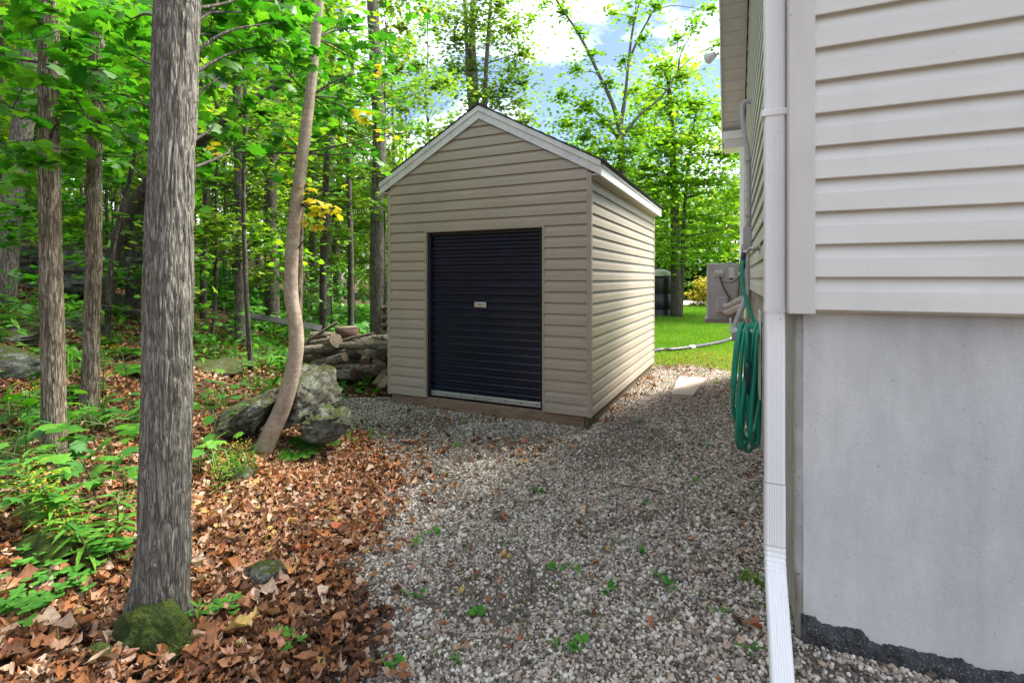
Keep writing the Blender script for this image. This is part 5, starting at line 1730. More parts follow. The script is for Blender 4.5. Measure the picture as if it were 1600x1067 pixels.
# curved pale trunk in front of the boulders
def tree_curved():
    rg = random.Random(31)
    Y = 4.05
    base = P(408, 700, Y); base[2] = hgt(base[0], base[1]) - 0.05
    root = empty('curved_tree', base, 0, 'slender pale trunk with a swooping S-shaped base growing against the boulders', 'tree')
    px = [(422, 680), (440, 640), (455, 590), (463, 540), (461, 500), (455, 460), (456, 400), (463, 320), (473, 240), (484, 150), (493, 60), (500, -20), (510, -200)]
    path = [base] + [P(x, y, Y) for x, y in px]
    rad = [q * 0.84 for q in (0.10, 0.088, 0.078, 0.072, 0.068, 0.066, 0.064, 0.06, 0.058, 0.054, 0.05, 0.046, 0.043, 0.035)]
    m = MB()
    cv = catmull([p - base for p in path], 8)
    m.tube(cv, rad, 20)
    m.build('trunk', 'bark_smooth', root)
    m = MB(); m.tube([q - base for q in catmull([P(463, 512, Y), P(468, 480, Y + .03), P(469, 400, Y + .06), P(472, 320, Y + .08), P(476, 250, Y + 0.1)], 6)], [0.026, 0.024, 0.022, 0.018, 0.012], 10)
    m.tube([q - base for q in catmull([P(472, 320, Y + .08), P(492, 310, Y), P(505, 300, Y)], 5)], [0.008, 0.003], 5)
    m.build('side_stem', 'bark_brown', root)
    fr = lambda c: path[int(np.argmin([abs(p[2] - (c[2] - 0.1)) + (0 if i > 5 else 9) for i, p in enumerate(path)]))]
    leafy(root, base, [(495, 320, 4.0, 26, 13), (515, 335, 4.0, 18, 9), (500, 350, 4.0, 18, 7), (478, 290, 4.05, 14, 4), (445, 225, 4.3, 24, 7), (585, 110, 4.2, 18, 6), (572, 185, 4.4, 22, 7), (600, 210, 4.5, 16, 5), (335, 235, 4.2, 18, 6)], rg, fr, 1, 0.085)
    leafy(root, base, [(430, 90, 3.9, 34, 13), (530, 130, 4.35, 34, 13), (550, 90, 4.4, 34, 12), (455, 150, 4.4, 30, 10), (530, 200, 4.2, 34, 12), (560, 160, 4.3, 30, 11), (440, 200, 4.1, 34, 11), (535, 40, 4.4, 34, 12), (575, 40, 4.4, 34, 12), (550, 240, 4.3, 30, 8), (515, 180, 4.45, 26, 8), (585, 110, 4.4, 30, 10), (455, 20, 4.1, 34, 12)], rg, fr, 0, 0.105)
tree_curved()

def bare_trunk(label, pix, Y, r0, r1, mat='bark_grey', group=None, name='forest_tree'):
    path = [P(x, y, Y if np.isscalar(Y) else Y[i]) for i, (x, y) in enumerate(pix)]
    path[0][2] = hgt(path[0][0], path[0][1]) - 0.05
    base = path[0].copy()
    root = empty(name, base, 0, label, 'tree', group)
    MB().tube([p - base for p in catmull(path, 6)], [r0, r1], 12).build('trunk', mat, root)
    return root
bare_trunk('grey trunk leaning right at the far left edge', [(5, 420), (15, 340), (28, 250), (40, 150), (45, 0), (48, -200)], 6.0, 0.12, 0.09)
bare_trunk('dark fallen trunk leaning diagonally behind the big trunk', [(150, 400), (200, 345), (240, 285), (290, 235), (340, 200), (400, 155), (460, 120)], [7.0, 6.8, 6.6, 6.4, 6.3, 6.2, 6.2], 0.12, 0.035, 'bark_dark', name='leaning_trunk')
bare_trunk('straight dark trunk just right of the big trunk, deeper in the wood', [(375, 560), (375, 450), (376, 330), (372, 220), (370, 100), (366, -100)], 8.0, 0.085, 0.06)
bare_trunk('dark trunk rising just left of the shed eave', [(590, 540), (590, 440), (590, 330), (593, 220), (588, 120), (582, 0), (578, -150)], 9.5, 0.15, 0.10)
bare_trunk('thin stem leaning behind the two left trunks', [(165, 470), (175, 400), (190, 330), (205, 270), (215, 200)], 5.5, 0.03, 0.02, 'bark_dark')
bare_trunk('slim trunk between the big trunk and the curved one', [(318, 520), (318, 420), (322, 320), (318, 200), (312, 60)], 9.0, 0.06, 0.04, 'bark_dark')
bare_trunk('slim dark trunk right of the curved trunk', [(505, 520), (505, 420), (508, 330), (512, 220), (520, 60)], 9.5, 0.07, 0.05, 'bark_dark')
bare_trunk('thin dark trunk in the gap left of the shed wall', [(548, 520), (548, 400), (545, 260), (550, 100)], 11.0, 0.07, 0.05, 'bark_dark')
bare_trunk('broad dark trunk behind the woodpile', [(425, 520), (425, 430), (422, 330), (428, 200), (430, 0)], 10.5, 0.15, 0.11, 'bark_dark')
bare_trunk('broken dark stub leaning beside the diagonal trunk', [(206, 430), (212, 370), (222, 320), (235, 275)], 7.5, 0.10, 0.08, 'bark_dark')

# ------------------------------------------------------------------ the wood behind: shared variants
def forest_variant(seed, Ht, r0, crown_from, n_limb, leaf, nleaf, spread, flat=0.45, sapling=False):
    rg = random.Random(seed); rng = np.random.default_rng(seed)
    pts = [np.array([0, 0, -0.1])]
    x = y = 0
    for k in range(1, 8):
        x += rg.uniform(-.05, .05) * Ht / 6; y += rg.uniform(-.05, .05) * Ht / 6
        pts.append(np.array([x, y, Ht * k / 7]))
    cv = catmull(pts, 4)
    m = MB(); m.tube(cv, [r0 * 1.25, r0, r0 * .9, r0 * .75, r0 * .55, r0 * .3, r0 * .1], 9)
    parts = []
    per = nleaf // n_limb
    for k in range(n_limb):
        z = Ht * (crown_from + (1 - crown_from) * ((k + rg.random()) / n_limb) ** (1.7 if Ht > 10 else 0.85))
        a = rg.uniform(0, 2 * pi) + k * 2.4
        prof = sin(pi * min(1, max(0.12, (z / Ht - crown_from * 0.7) / (1 - crown_from * 0.7)))) ** 0.6
        R = spread * prof * rg.uniform(0.45, 1.05)
        c0 = cv[int(np.argmin([abs(p[2] - z) for p in cv]))]
        c = np.array([c0[0] + cos(a) * R, c0[1] + sin(a) * R, z + rg.uniform(-0.02, 0.06) * Ht])
        pl = limb_to(m, cv, c, max(r0 * 0.28, 0.008), rg, 5, 0.86)
        for _ in range(2):
            t = c + np.array([rg.uniform(-1, 1), rg.uniform(-1, 1), rg.uniform(-.3, .3)]) * spread * 0.3
            m.tube([pl[8], (pl[10] + t) / 2, t], [max(r0 * .1, .004), 0.002], 4)
        C = clump_points(c, spread * rg.uniform(0.28, 0.5), per, rng, flat)
        parts.append(scatter_leaves(C, leaf, LEAF_S, rng, 0.5, rnd=np.clip(rng.normal(0.42, 0.22, per) + rg.uniform(-.2, .2), 0, 1)))
    me = bpy.data.meshes.new('trunk'); me.from_pydata(m.v, [], m.f); me.polygons.foreach_set('use_smooth', m.sm); me.update()
    V, T, Q = join(parts)
    return me, mesh_tris('crown', V, T, Q)

VAR = {
    'sapling': [forest_variant(100 + k, 5.5 + k * 0.5, 0.026, 0.14, 26, 0.105, 3000, 1.6) for k in range(5)],
    'tall': [forest_variant(200 + k, 14 + k, 0.11, 0.20, 34, 0.16, 3600, 3.0) for k in range(5)],
    'hedge': [forest_variant(350 + k, 2.4, 0.03, 0.05, 22, 0.17, 2400, 1.7, 0.6) for k in range(2)],
    'bush': [forest_variant(300 + k, 1.6 + .3 * k, 0.015, 0.1, 12, 0.085, 520, 0.8) for k in range(3)],
}
for k, v in VAR.items():
    for a, b in v:
        a.materials.append(MAT['bark_dark' if k != 'tall' else 'bark_grey'])

def zone(x, y):
    px = CX + F * x / y
    for lim, t in ((0, 'beyond the left edge'), (62, 'at the far left'), (125, 'between the two slim left trunks'), (225, 'between the shaggy trunk and the thick trunk'), (310, 'hidden behind the thick trunk'), (380, 'just right of the thick trunk'), (455, 'left of the curved trunk'), (530, 'behind the woodpile'), (600, 'close to the left shed wall'), (750, 'behind the left half of the shed roof'), (5000, 'behind the right half of the shed roof')):
        if px < lim:
            return ('nearer, ' if y < 9 else 'further back, ' if y < 16 else 'deepest, ') + t

def plant(kind, x, y, label, cat, name, leafmat, rg, group=None, scale=1.0):
    a, b = rg.choice(VAR[kind])
    z = hgt(x, y)
    root = empty(name, (x, y, z), rg.uniform(0, 6.28), label, cat, group)
    sc = scale * rg.uniform(0.85, 1.15)
    root.scale = (sc, sc, sc)
    t = mesh_obj('trunk', a, None, root)
    c = mesh_obj('crown', b, None, root)
    if not b.materials:
        b.materials.append(MAT['leaf_forest'])
    c.material_slots[0].link = 'OBJECT'
    c.material_slots[0].material = MAT[leafmat]
    c['kind'] = 'stuff'
    return root

rg = random.Random(77)
placed = []
def free(x, y, d):
    if in_shed(np.array([x]), np.array([y]), 0.9)[0] or in_house(np.array([x]), np.array([y]), 1.0)[0]:
        return False
    return all((x - a) ** 2 + (y - b) ** 2 > d * d for a, b in placed)
# tall trees deeper in the wood, left and behind the shed
cnt = 0
for _ in range(900):
    if cnt >= 20: break
    Y = rg.uniform(11, 30); px = rg.uniform(-420, 700)
    x = (px - CX) / F * Y
    if not free(x, Y, 2.4): continue
    if px > 620 and Y < 17: continue
    placed.append((x, Y)); cnt += 1
    plant('tall', x, Y, 'tall grey trunk with light foliage, ' + zone(x, Y), 'tree', 'forest_tree', rg.choice(['leaf_forest', 'leaf_forest', 'leaf_sun']), rg, 'tall trees in the wood')
cnt = 0
for _ in range(900):
    if cnt >= 50: break
    Y = rg.uniform(5.6, 19); px = rg.uniform(-300, 640)
    x = (px - CX) / F * Y
    if not free(x, Y, 0.95): continue
    if px > 470 and Y < 8.6: continue
    placed.append((x, Y)); cnt += 1
    plant('sapling', x, Y, 'slim understorey maple with layered leaves, ' + zone(x, Y), 'tree', 'sapling_tree', rg.choice(['leaf_forest', 'leaf_sun', 'leaf_olive', 'leaf_sun']), rg, 'understorey saplings in the wood')
cnt = 0
for _ in range(900):
    if cnt >= 20: break
    Y = rg.uniform(5.2, 13); px = rg.uniform(-200, 600)
    x = (px - CX) / F * Y
    if not free(x, Y, 0.7): continue
    if px > 440 and Y < 9: continue
    placed.append((x, Y)); cnt += 1
    plant('bush', x, Y, 'low leafy shrub on the bank, ' + zone(x, Y), 'shrub', 'shrub', rg.choice(['leaf_plant', 'leaf_forest', 'leaf_near']), rg, 'shrubs on the wooded bank')
# trees far behind the lawn on the right
for k in range(15):
    Y = rg.uniform(36, 48); px = 850 + k * 30 + rg.uniform(-10, 10)
    x = (px - CX) / F * Y
    plant('tall', x, Y, 'sunlit leafy tree in the row beyond the driveway', 'tree', 'far_tree', rg.choice(['leaf_sun', 'leaf_sun', 'leaf_forest']), rg, 'trees beyond the driveway', 0.72)
for (px, Y, sc, mt, lab) in ((1080, 34.6, 0.9, 'leaf_dark', 'dark evergreen bush beside the lawn tree trunk'), (1099, 26.3, 0.62, 'leaf_yellow', 'yellow green shrub left of the heat pump'), (1112, 26.6, 0.5, 'leaf_yellow', 'small yellow shrub touching the heat pump edge'), (1140, 34.6, 0.9, 'leaf_dark', 'dark bush behind the heat pump'), (1065, 34.8, 0.9, 'leaf_dark', 'dark bush right of the black tank')):
    x = (px - CX) / F * Y
    plant('hedge', x, Y, lab, 'shrub', 'shrub', mt, rg, None, sc)

for k in range(22):
    Y = rg.uniform(35, 50); px = rg.uniform(840, 1330)
    x = (px - CX) / F * Y
    plant('sapling', x, Y, 'sunlit low tree filling the edge of the wood beyond the driveway', 'tree', 'far_tree', rg.choice(['leaf_sun', 'leaf_sun', 'leaf_forest']), rg, 'low trees beyond the driveway', 1.5)
for k in range(15):
    Y = rg.uniform(35, 39); px = 990 + k * 14 + rg.uniform(-5, 5)
    x = (px - CX) / F * Y
    plant('hedge', x, Y, 'green bush in the hedge row along the far side of the driveway', 'shrub', 'shrub', rg.choice(['leaf_sun', 'leaf_forest', 'leaf_plant']), rg, 'bushes beyond the driveway', 1.15)
# far-off wood that closes the view
def far_wood():
    rng = np.random.default_rng(5)
    n = 55000
    az = rng.uniform(radians(-75), radians(35), n)
    R = rng.uniform(34, 58, n)
    x, y = np.sin(az) * R, np.cos(az) * R
    hh = 9.5 + 3.5 * vnoise(np.stack([az * 14, R * 0.1, 0 * az], 1)) + 3 * (az < radians(-8))
    hh = np.where((az > radians(1)) & (az < radians(9)), hh * 0.72, hh)
    z = rng.uniform(0, 1, n) ** 0.8 * hh
    keep = (vnoise(np.stack([x * .3, y * .3, z * .5], 1)) > -0.5) & ((y > 36) | (x < -20))
    C = np.stack([x, y, z + height(x, y) * 1.0], 1)[keep]
    C = C[~((C[:, 0] > 1) & (C[:, 1] < 38))]
    V, T, Q = scatter_leaves(C, 0.62, LEAF_S, rng, 0.8, rnd=np.clip(rng.normal(0.5, 0.25, len(C)), 0, 1))
    o = mesh_obj('distant_woods', mesh_tris('distant_woods', V, T, Q), 'leaf_sun')
    tag(o, 'sunlit mass of distant leafy woods closing the view', 'woods', kind='stuff')
far_wood()
# ------------------------------------------------------------------ leaf litter
DEAD = [dead(k) for k in range(8)]
def litter():
    rng = np.random.default_rng(12)
    parts = []
    def batch(n, x0, x1, y0, y1, size, keepfn):
        x = rng.uniform(x0, x1, n); y = rng.uniform(y0, y1, n)
        k = keepfn(x, y) & in_view(x, y, 0.12) & ~in_shed(x, y, 0.0) & ~in_house(x, y)
        x, y = x[k], y[k]
        z = height(x, y) + rng.uniform(0.004, 0.03, len(x))
        C = np.stack([x, y, z], 1)
        sel = rng.integers(0, len(DEAD), len(C))
        tone = fbm(C * np.array([1.3, 1.3, 0]) + 9, 3) * 0.16
        for q in range(len(DEAD)):
            c = C[sel == q]
            if len(c):
                parts.append(scatter_leaves(c, size, DEAD[q], rng, 0.5, rnd=np.clip(rng.beta(2.0, 2.2, len(c)) + tone[sel == q], 0, 1)))
    wood = lambda x, y: (gravel_mask(x, y) < rng.uniform(0.1, 0.75, len(x))) & (x < 0.0 + 0 * y) & (lawn_mask(x, y) < 0.3)
    batch(30000, -4.2, -0.4, 1.3, 5.0, 0.056, wood)
    batch(20000, -10, -1.0, 4.5, 10.0, 0.075, wood)
    fringe = lambda x, y: (lawn_mask(x, y) < 0.3) & (y < 6.3) & (np.exp(-np.maximum(x - np.interp(y, EDGE[:, 1], EDGE[:, 0]), 0) / 0.22) * 0.8 > rng.uniform(0, 1, len(x)))
    batch(4200, -1.6, 1.0, 1.4, 6.2, 0.055, fringe)
    # drifts reaching out on to the gravel
    def drift(pts, n, sd, size=0.075):
        for (px, py) in pts:
            g = gp(px, py)
            x = g[0] + rng.normal(0, sd, n); y = g[1] + rng.normal(0, sd * 1.3, n)
            k = ~in_shed(x, y, 0.01) & ~in_house(x, y, 0.02)
            x, y = x[k], y[k]
            C = np.stack([x, y, height(x, y) + rng.uniform(0.012, 0.03, len(x))], 1)
            parts.append(scatter_leaves(C, size, DEAD[rng.integers(0, 8)], rng, 0.45, rnd=np.clip(rng.beta(2, 2.2, len(C)), 0, 1)))
    drift([(640, 700), (600, 720), (665, 708), (580, 745), (620, 760), (560, 800)], 42, 0.20)
    drift([(810, 705), (770, 700), (830, 712), (860, 700)], 22, 0.13, 0.06)
    drift([(960, 640), (985, 620), (1000, 605), (1015, 595), (945, 655), (1010, 590)], 26, 0.10, 0.06)
    drift([(1060, 570), (1090, 565), (1040, 580), (1110, 560), (1070, 580), (1120, 575)], 60, 0.42, 0.06)
    drift([(700, 640), (640, 640), (760, 660), (690, 660)], 10, 0.12, 0.06)
    drift([(560, 590), (540, 605), (520, 600), (575, 600)], 40, 0.2)
    V, T, Q = join(parts)
    o = mesh_obj('leaf_litter', mesh_tris('leaf_litter', V, T, Q, smooth=True), 'litter')
    tag(o, 'thick carpet of curled brown and orange dead maple leaves under the trees', 'dead leaves', kind='stuff')
litter()

DEAD_ME = []
for k, (v, t) in enumerate(DEAD):
    for q in (0.18, 0.36, 0.52, 0.66, 0.8, 0.93):
        me = mesh_tris('fallen_leaf', v, t, rnd=np.full(len(t), q), smooth=True); me.materials.append(MAT['litter']); DEAD_ME.append(me)

def fallen(px, py, size, label, group, rg, lift=0.02, me=None):
    g = gp(px, py)
    o = bpy.data.objects.new('fallen_leaf', me or rg.choice(DEAD_ME))
    o.location = g + [0, 0, lift]
    o.scale = (size,) * 3
    o.rotation_euler = (rg.gauss(0, 0.3), rg.gauss(0, 0.3), rg.uniform(0, 6.28))
    COL.objects.link(o)
    return tag(o, label, 'leaf', group)
rg = random.Random(5)
# single leaves on the open gravel that the photo shows apart
for (px, py, s, lab, q) in ((918, 806, 0.11, 'large curled olive brown leaf lying in the middle of the gravel', 4), (905, 826, 0.08, 'small dark dead leaf just below the large curled one', 0),
                            (703, 897, 0.10, 'brown curled leaf on the left part of the gravel', 1), (665, 916, 0.07, 'pale tan leaf left of brown curled leaf on the gravel', 4),
                            (790, 878, 0.09, 'yellow tan leaf on gravel near a green weed', 5), (785, 817, 0.09, 'orange brown leaf lying flat on gravel before the door', 2), (845, 788, 0.07, 'reddish leaf on the gravel below the leaf drift', 3),
                            (710, 763, 0.07, 'rust coloured leaf on gravel left of centre', 2), (647, 895, 0.06, 'small beige leaf standing up on gravel', 4), (1165, 985, 0.05, 'small orange leaf close to the downspout foot', 3)):
    fallen(px, py, s, lab, 'single leaves on the gravel', rg, 0.025, DEAD_ME[6 * rg.randrange(8) + q])
for _ in range(40):
    fallen(rg.uniform(560, 1180), rg.uniform(690, 1040), rg.uniform(0.04, 0.07), 'small brown fragment of a dead leaf scattered on the gravel', 'leaf fragments on the gravel', rg, 0.018)
n = 0
while n < 230:
    px, py = rg.uniform(5, 545), rg.uniform(830, 1064)
    g = gp(px, py)
    if gravel_mask(np.array([g[0]]), np.array([g[1]]))[0] > 0.5: continue
    fallen(px, py, rg.uniform(0.06, 0.115), 'curled dead maple leaf on top of the leaf carpet near the big trunk', 'big dead leaves around the big trunk', rg, 0.032)
    n += 1

def debris():
    rng = np.random.default_rng(33)
    n = 9000
    x = rng.uniform(-2.4, 3.2, n); y = rng.uniform(1.4, 9.5, n)
    p = np.stack([x, y, 0 * x], 1)
    d = fbm(p * 1.1 + 60, 3)
    edge = np.interp(y, EDGE[:, 1], EDGE[:, 0])
    k = (gravel_mask(x, y) > 0.4) & in_view(x, y) & ~in_shed(x, y) & ~in_house(x, y) & ((d > 0.35) | (rng.uniform(0, 1, n) < 0.07) | ((x - edge < 0.5) & (rng.uniform(0, 1, n) < 0.5)))
    x, y = x[k], y[k]
    C = np.stack([x, y, height(x, y) + rng.uniform(0.008, 0.016, len(x))], 1)
    parts = [scatter_leaves(C[q::8], 0.026, DEAD[q], rng, 0.5, rnd=np.clip(rng.beta(1.8, 2.6, len(C[q::8])), 0, 1)) for q in range(8)]
    V, T, Q = join(parts)
    tag(mesh_obj('leaf_debris', mesh_tris('leaf_debris', V, T, Q), 'litter'), 'crumbled brown leaf bits strewn among the pebbles', 'leaf bits', kind='stuff')
    n = 16000
    x = rng.uniform(-2.2, 3.2, n); y = rng.uniform(2.0, 9.3, n)
    d = fbm(np.stack([x, y, 0 * x], 1) * 1.5 + 80, 3)
    k = (gravel_mask(x, y) > 0.3) & in_view(x, y) & ~in_shed(x, y) & ~in_house(x, y) & (d > 0.42 - 0.04 * np.maximum(y - 4, 0))
    x, y = x[k], y[k]
    C = np.stack([x, y, height(x, y) + rng.uniform(0.006, 0.016, len(x))], 1)
    V, T, Q = scatter_leaves(C, 0.017, LEAF_S, rng, 0.6)
    tag(mesh_obj('moss_specks', mesh_tris('moss_specks', V, T, Q), 'clover_dull'), 'tiny green moss and weed specks growing between the pebbles', 'moss', kind='stuff')
debris()

# ------------------------------------------------------------------ lawn grass and yellowed patches
def lawn():
    rng = np.random.default_rng(8)
    n = 90000
    y = 8.2 + (rng.uniform(0, 1, n) ** 1.6) * 19
    x = rng.uniform(0.25, 0.50, n) * y
    m = (lawn_mask(x, y) > rng.uniform(0.05, 1, n)) & ~in_shed(x, y, 0.02) & ~in_house(x, y, 0.02)
    x, y = x[m], y[m]
    C = np.stack([x, y, height(x, y)], 1)
    k = len(C)
    h = rng.uniform(0.04, 0.085, k) * np.clip(y / 11, 0.9, 1.9)
    a = rng.uniform(0, 2 * pi, k); wd = 0.006 * np.clip(y / 9, 1, 2.6)
    ax = np.stack([np.cos(a), np.sin(a), 0 * a], 1) * wd[:, None]
    b = rng.uniform(0, 2 * pi, k); lean = np.stack([np.cos(b), np.sin(b), 0 * b], 1) * (h * rng.uniform(0.2, 0.9, k))[:, None]
    V = np.stack([C - ax, C + ax, C + lean + np.array([0, 0, 1]) * h[:, None]], 1).reshape(-1, 3)
    T = np.arange(3 * k).reshape(-1, 3)
    tone = fbm(C * np.array([0.8, 0.8, 0]), 3) * 0.15 + np.clip((11.5 - y) / 3, 0, 1) * 0.45
    Q = np.clip(rng.normal(0.42, 0.2, k) + tone, 0, 1)
    o = mesh_obj('lawn_grass', mesh_tris('lawn_grass', V, T, Q), 'grass')
    tag(o, 'short bright green lawn grass between shed and house', 'grass', kind='stuff')
lawn()

# ------------------------------------------------------------------ undergrowth
def plant_mesh_leaf(parent, tmpl_me, p, R, s):
    o = bpy.data.objects.new('leaf', tmpl_me)
    o.location = p; o.scale = (s,) * 3; o.rotation_euler = Matrix(R.tolist()).to_euler()
    COL.objects.link(o); o.parent = parent
    return o

def aim(direction, roll=0.0):
    """rotation taking +Y to direction, +Z roughly up"""
    d = np.array(direction, float); d /= np.linalg.norm(d)
    s = np.cross(d, [0, 0, 1.0]); s /= np.linalg.norm(s) + 1e-9
    u = np.cross(s, d)
    M = np.stack([s, d, u], 1)
    c, q = cos(roll), sin(roll)
    return M @ np.array([[c, 0, q], [0, 1, 0], [-q, 0, c]])

def seedling(px, py, Hh, n, size, label, seed, kind=2, group=None, spread=0.22, name='maple_seedling'):
    rg = random.Random(seed)
    g = gp(px, py)
    root = empty(name, g, 0, label, 'plant', group)
    m = MB()
    top = np.array([rg.uniform(-.06, .06), rg.uniform(-.06, .06), Hh])
    m.tube(catmull([(0, 0, -0.02), top * 0.5 + [0.01, 0, 0], top], 4), [0.006, 0.003], 5)
    for k in range(n):
        t = 0.45 + 0.55 * rg.random()
        a = k * 2.4 + rg.uniform(-.4, .4)
        L = spread * rg.uniform(0.35, 1.0)
        s = top * t
        e = s + np.array([cos(a) * L, sin(a) * L, rg.uniform(-0.02, 0.07)])
        m.tube([s, (s + e) / 2 + [0, 0, 0.015], e], [0.003, 0.0015], 4)
        put_leaf(root, np.zeros(3), e + np.array([cos(a), sin(a), -0.1]) * size * 0.4, size * rg.uniform(0.75, 1.2), rg, kind, 0.35)
    m.build('stem', 'stem', root)
    return root
seeds = [(175, 735, 0.30, 16, 0.12, 'leafy maple seedling directly left of the big trunk', 0.24), (205, 690, 0.32, 12, 0.12, 'maple seedling with broad bluish leaves against the big trunk', 0.2),
         (40, 770, 0.24, 14, 0.11, 'low maple seedling at the left edge above the goldenrod', 0.24), (100, 760, 0.22, 10, 0.10, 'maple seedling at the foot of the pale brown trunk', 0.18),
         (350, 640, 0.30, 12, 0.12, 'maple seedling right of the big trunk below the boulder', 0.2), (352, 560, 0.75, 12, 0.14, 'tall maple seedling holding big leaves beside the big trunk', 0.28),
         (385, 570, 0.62, 9, 0.13, 'maple seedling with drooping leaves in front of the grey board', 0.25), (310, 740, 0.22, 8, 0.11, 'maple seedling peeping out right behind the big trunk', 0.16),
         (400, 590, 0.40, 10, 0.10, 'small maple seedling left of the curved trunk', 0.2), (45, 530, 0.35, 9, 0.12, 'maple seedling on the bank left of the pale brown trunk', 0.2), (10, 680, 0.2, 9, 0.10, 'tiny maple seedling at left edge below the mossy boulder', 0.2),
         (120, 690, 0.25, 9, 0.10, 'maple seedling between the two slim left trunks', 0.18), (425, 520, 0.5, 10, 0.11, 'maple seedling on the bank behind the curved trunk', 0.25)]
seeds += [(30, 820, 0.20, 12, 0.10, 'maple seedling at the left edge above the moss cushion stone', 0.2), (195, 790, 0.22, 12, 0.10, 'maple seedling leaning on the left side of the big trunk', 0.2), (75, 690, 0.28, 14, 0.11, 'wide maple seedling wrapping the foot of the pale brown trunk', 0.24),
          (150, 780, 0.24, 12, 0.10, 'maple seedling behind the bent goldenrod', 0.2), (5, 750, 0.26, 12, 0.11, 'maple seedling cut by the left edge of the picture', 0.22), (200, 610, 0.35, 12, 0.12, 'maple seedling on the bank behind the big trunk left side', 0.24), (330, 700, 0.26, 12, 0.11, 'maple seedling close to the right side of the big trunk', 0.2)]
for k, (px, py, h, n, s, lab, sp) in enumerate(seeds):
    seedling(px, py, h, n, s, lab, 400 + k, 2 if k % 3 else 0, None, sp)

LANCE_ME = []
for q in (0.2, 0.5, 0.8):
    v, t = lance(0.17, 0.3); me = mesh_tris('leaf', v, t, np.full(len(t), q)); me.materials.append(MAT['leaf_plant']); LANCE_ME.append(me)
OVAL_ME = []
for q in (0.2, 0.5, 0.8):
    v, t = oval(); me = mesh_tris('leaf', v, t, np.full(len(t), q)); me.materials.append(MAT['clover']); OVAL_ME.append(me)

def goldenrod(px, py, top, label, seed, n=20, L=0.12, flowers=True, name='goldenrod'):
    rg = random.Random(seed)
    g = gp(px, py)
    root = empty(name, g, 0, label, 'plant')
    top = np.array(top, float)
    cv = catmull([np.array([0, 0, -0.02]), top * 0.45 + [0, 0, 0.04], top], 8)
    m = MB(); m.tube(cv, [0.005, 0.003], 5); m.build('stem', 'stem', root)
    for k in range(n):
        t = 0.15 + 0.85 * k / n
        p = cv[min(int(t * (len(cv) - 1)), len(cv) - 1)]
        a = k * 2.4
        d = np.array([cos(a), sin(a), rg.uniform(0.0, 0.6)])
        l = L * (1.1 - 0.45 * t) * rg.uniform(0.8, 1.2)
        dn = d / np.linalg.norm(d)
        plant_mesh_leaf(root, rg.choice(LANCE_ME), p + dn * l * 0.5, aim(d, rg.uniform(-.4, .4)), l)
    if flowers:
        rng = np.random.default_rng(seed)
        k = 90
        C = top + np.array([rng.normal(0, 0.045, k), rng.normal(0, 0.045, k), rng.uniform(-0.07, 0.06, k)]).T
        V, T, Q = scatter_leaves(C, 0.011, oval(), rng, 1.0)
        o = mesh_obj('flower_head', mesh_tris('flower_head', V, T, Q), 'leaf_yellow', root); o['kind'] = 'stuff'
    return root
goldenrod(150, 890, (-0.10, -0.06, 0.26), 'goldenrod bending left with yellow tips beside the big trunk', 1, 30, 0.15)
goldenrod(168, 870, (0.07, 0.02, 0.18), 'long leaved weed leaning right toward the big trunk', 2, 18, 0.14, False, 'weed')
goldenrod(340, 775, (0.03, 0.0, 0.20), 'yellow flowering weed right of the big trunk', 3, 22, 0.09)
goldenrod(360, 755, (0.06, 0.02, 0.22), 'second yellow tipped weed in front of the long boulder', 4, 22, 0.08)
goldenrod(160, 640, (0.02, 0, 0.45), 'tall goldenrod between the slim left trunks', 6, 26, 0.12)
goldenrod(420, 590, (0.06, 0, 0.42), 'slender weed with fine leaves left of the curved trunk', 7, 30, 0.11, False, 'weed')
goldenrod(380, 600, (-0.03, 0, 0.35), 'fine leaved weed behind the long boulder', 8, 30, 0.10, False, 'weed')
goldenrod(40, 690, (0.03, 0, 0.32), 'yellow green weed at the left edge below the mossy boulder', 9, 24, 0.11)
goldenrod(120, 850, (-0.14, -0.10, 0.36), 'tall bright goldenrod arching over the moss cushion stone', 11, 40, 0.17)
goldenrod(95, 860, (-0.05, -0.03, 0.30), 'upright goldenrod with broad leaves left of the arching one', 12, 32, 0.16)
goldenrod(25, 800, (0.05, -0.02, 0.28), 'leafy weed at left edge above the clover', 13, 30, 0.14, False, 'weed')
goldenrod(185, 830, (0.03, -0.05, 0.22), 'short leafy weed touching the left side of the big trunk', 14, 24, 0.13, False, 'weed')
goldenrod(305, 990, (0.03, -0.02, 0.12), 'small narrow leaved weed right of the mossy trunk foot', 10, 12, 0.10, False, 'weed')

def clover(px, py, n, R, label, seed, hmax=0.10, size=0.032):
    rg = random.Random(seed)
    g = gp(px, py)
    root = empty('clover', g, 0, label, 'plant')
    m = MB()
    for k in range(n):
        a, r = rg.uniform(0, 6.28), R * sqrt(rg.random())
        x, y = cos(a) * r, sin(a) * r
        z0 = hgt(g[0] + x, g[1] + y) - g[2]
        h = rg.uniform(0.4, 1) * hmax
        c = np.array([x + rg.uniform(-.02, .02), y + rg.uniform(-.02, .02), z0 + h])
        m.tube([(x, y, z0 - 0.01), c], 0.0014, 4)
        b = rg.uniform(0, 6.28)
        for q in range(3):
            d = np.array([cos(b + q * 2.09), sin(b + q * 2.09), rg.uniform(-0.1, 0.25)])
            s = size * rg.uniform(0.8, 1.2)
            plant_mesh_leaf(root, rg.choice(OVAL_ME), c + d / np.linalg.norm(d) * s * 0.5, aim(d), s)
    m.build('stem', 'stem', root)
clover(40, 945, 40, 0.17, 'patch of light green clover in the left foreground', 1)
clover(110, 890, 26, 0.14, 'clover patch under the goldenrod', 2)
clover(172, 880, 16, 0.09, 'small clover clump against the big trunk', 3)
clover(345, 965, 12, 0.06, 'little clover tuft right of the mossy trunk foot', 4, 0.07, 0.026)
clover(15, 985, 18, 0.12, 'clover in the lower left corner', 5)
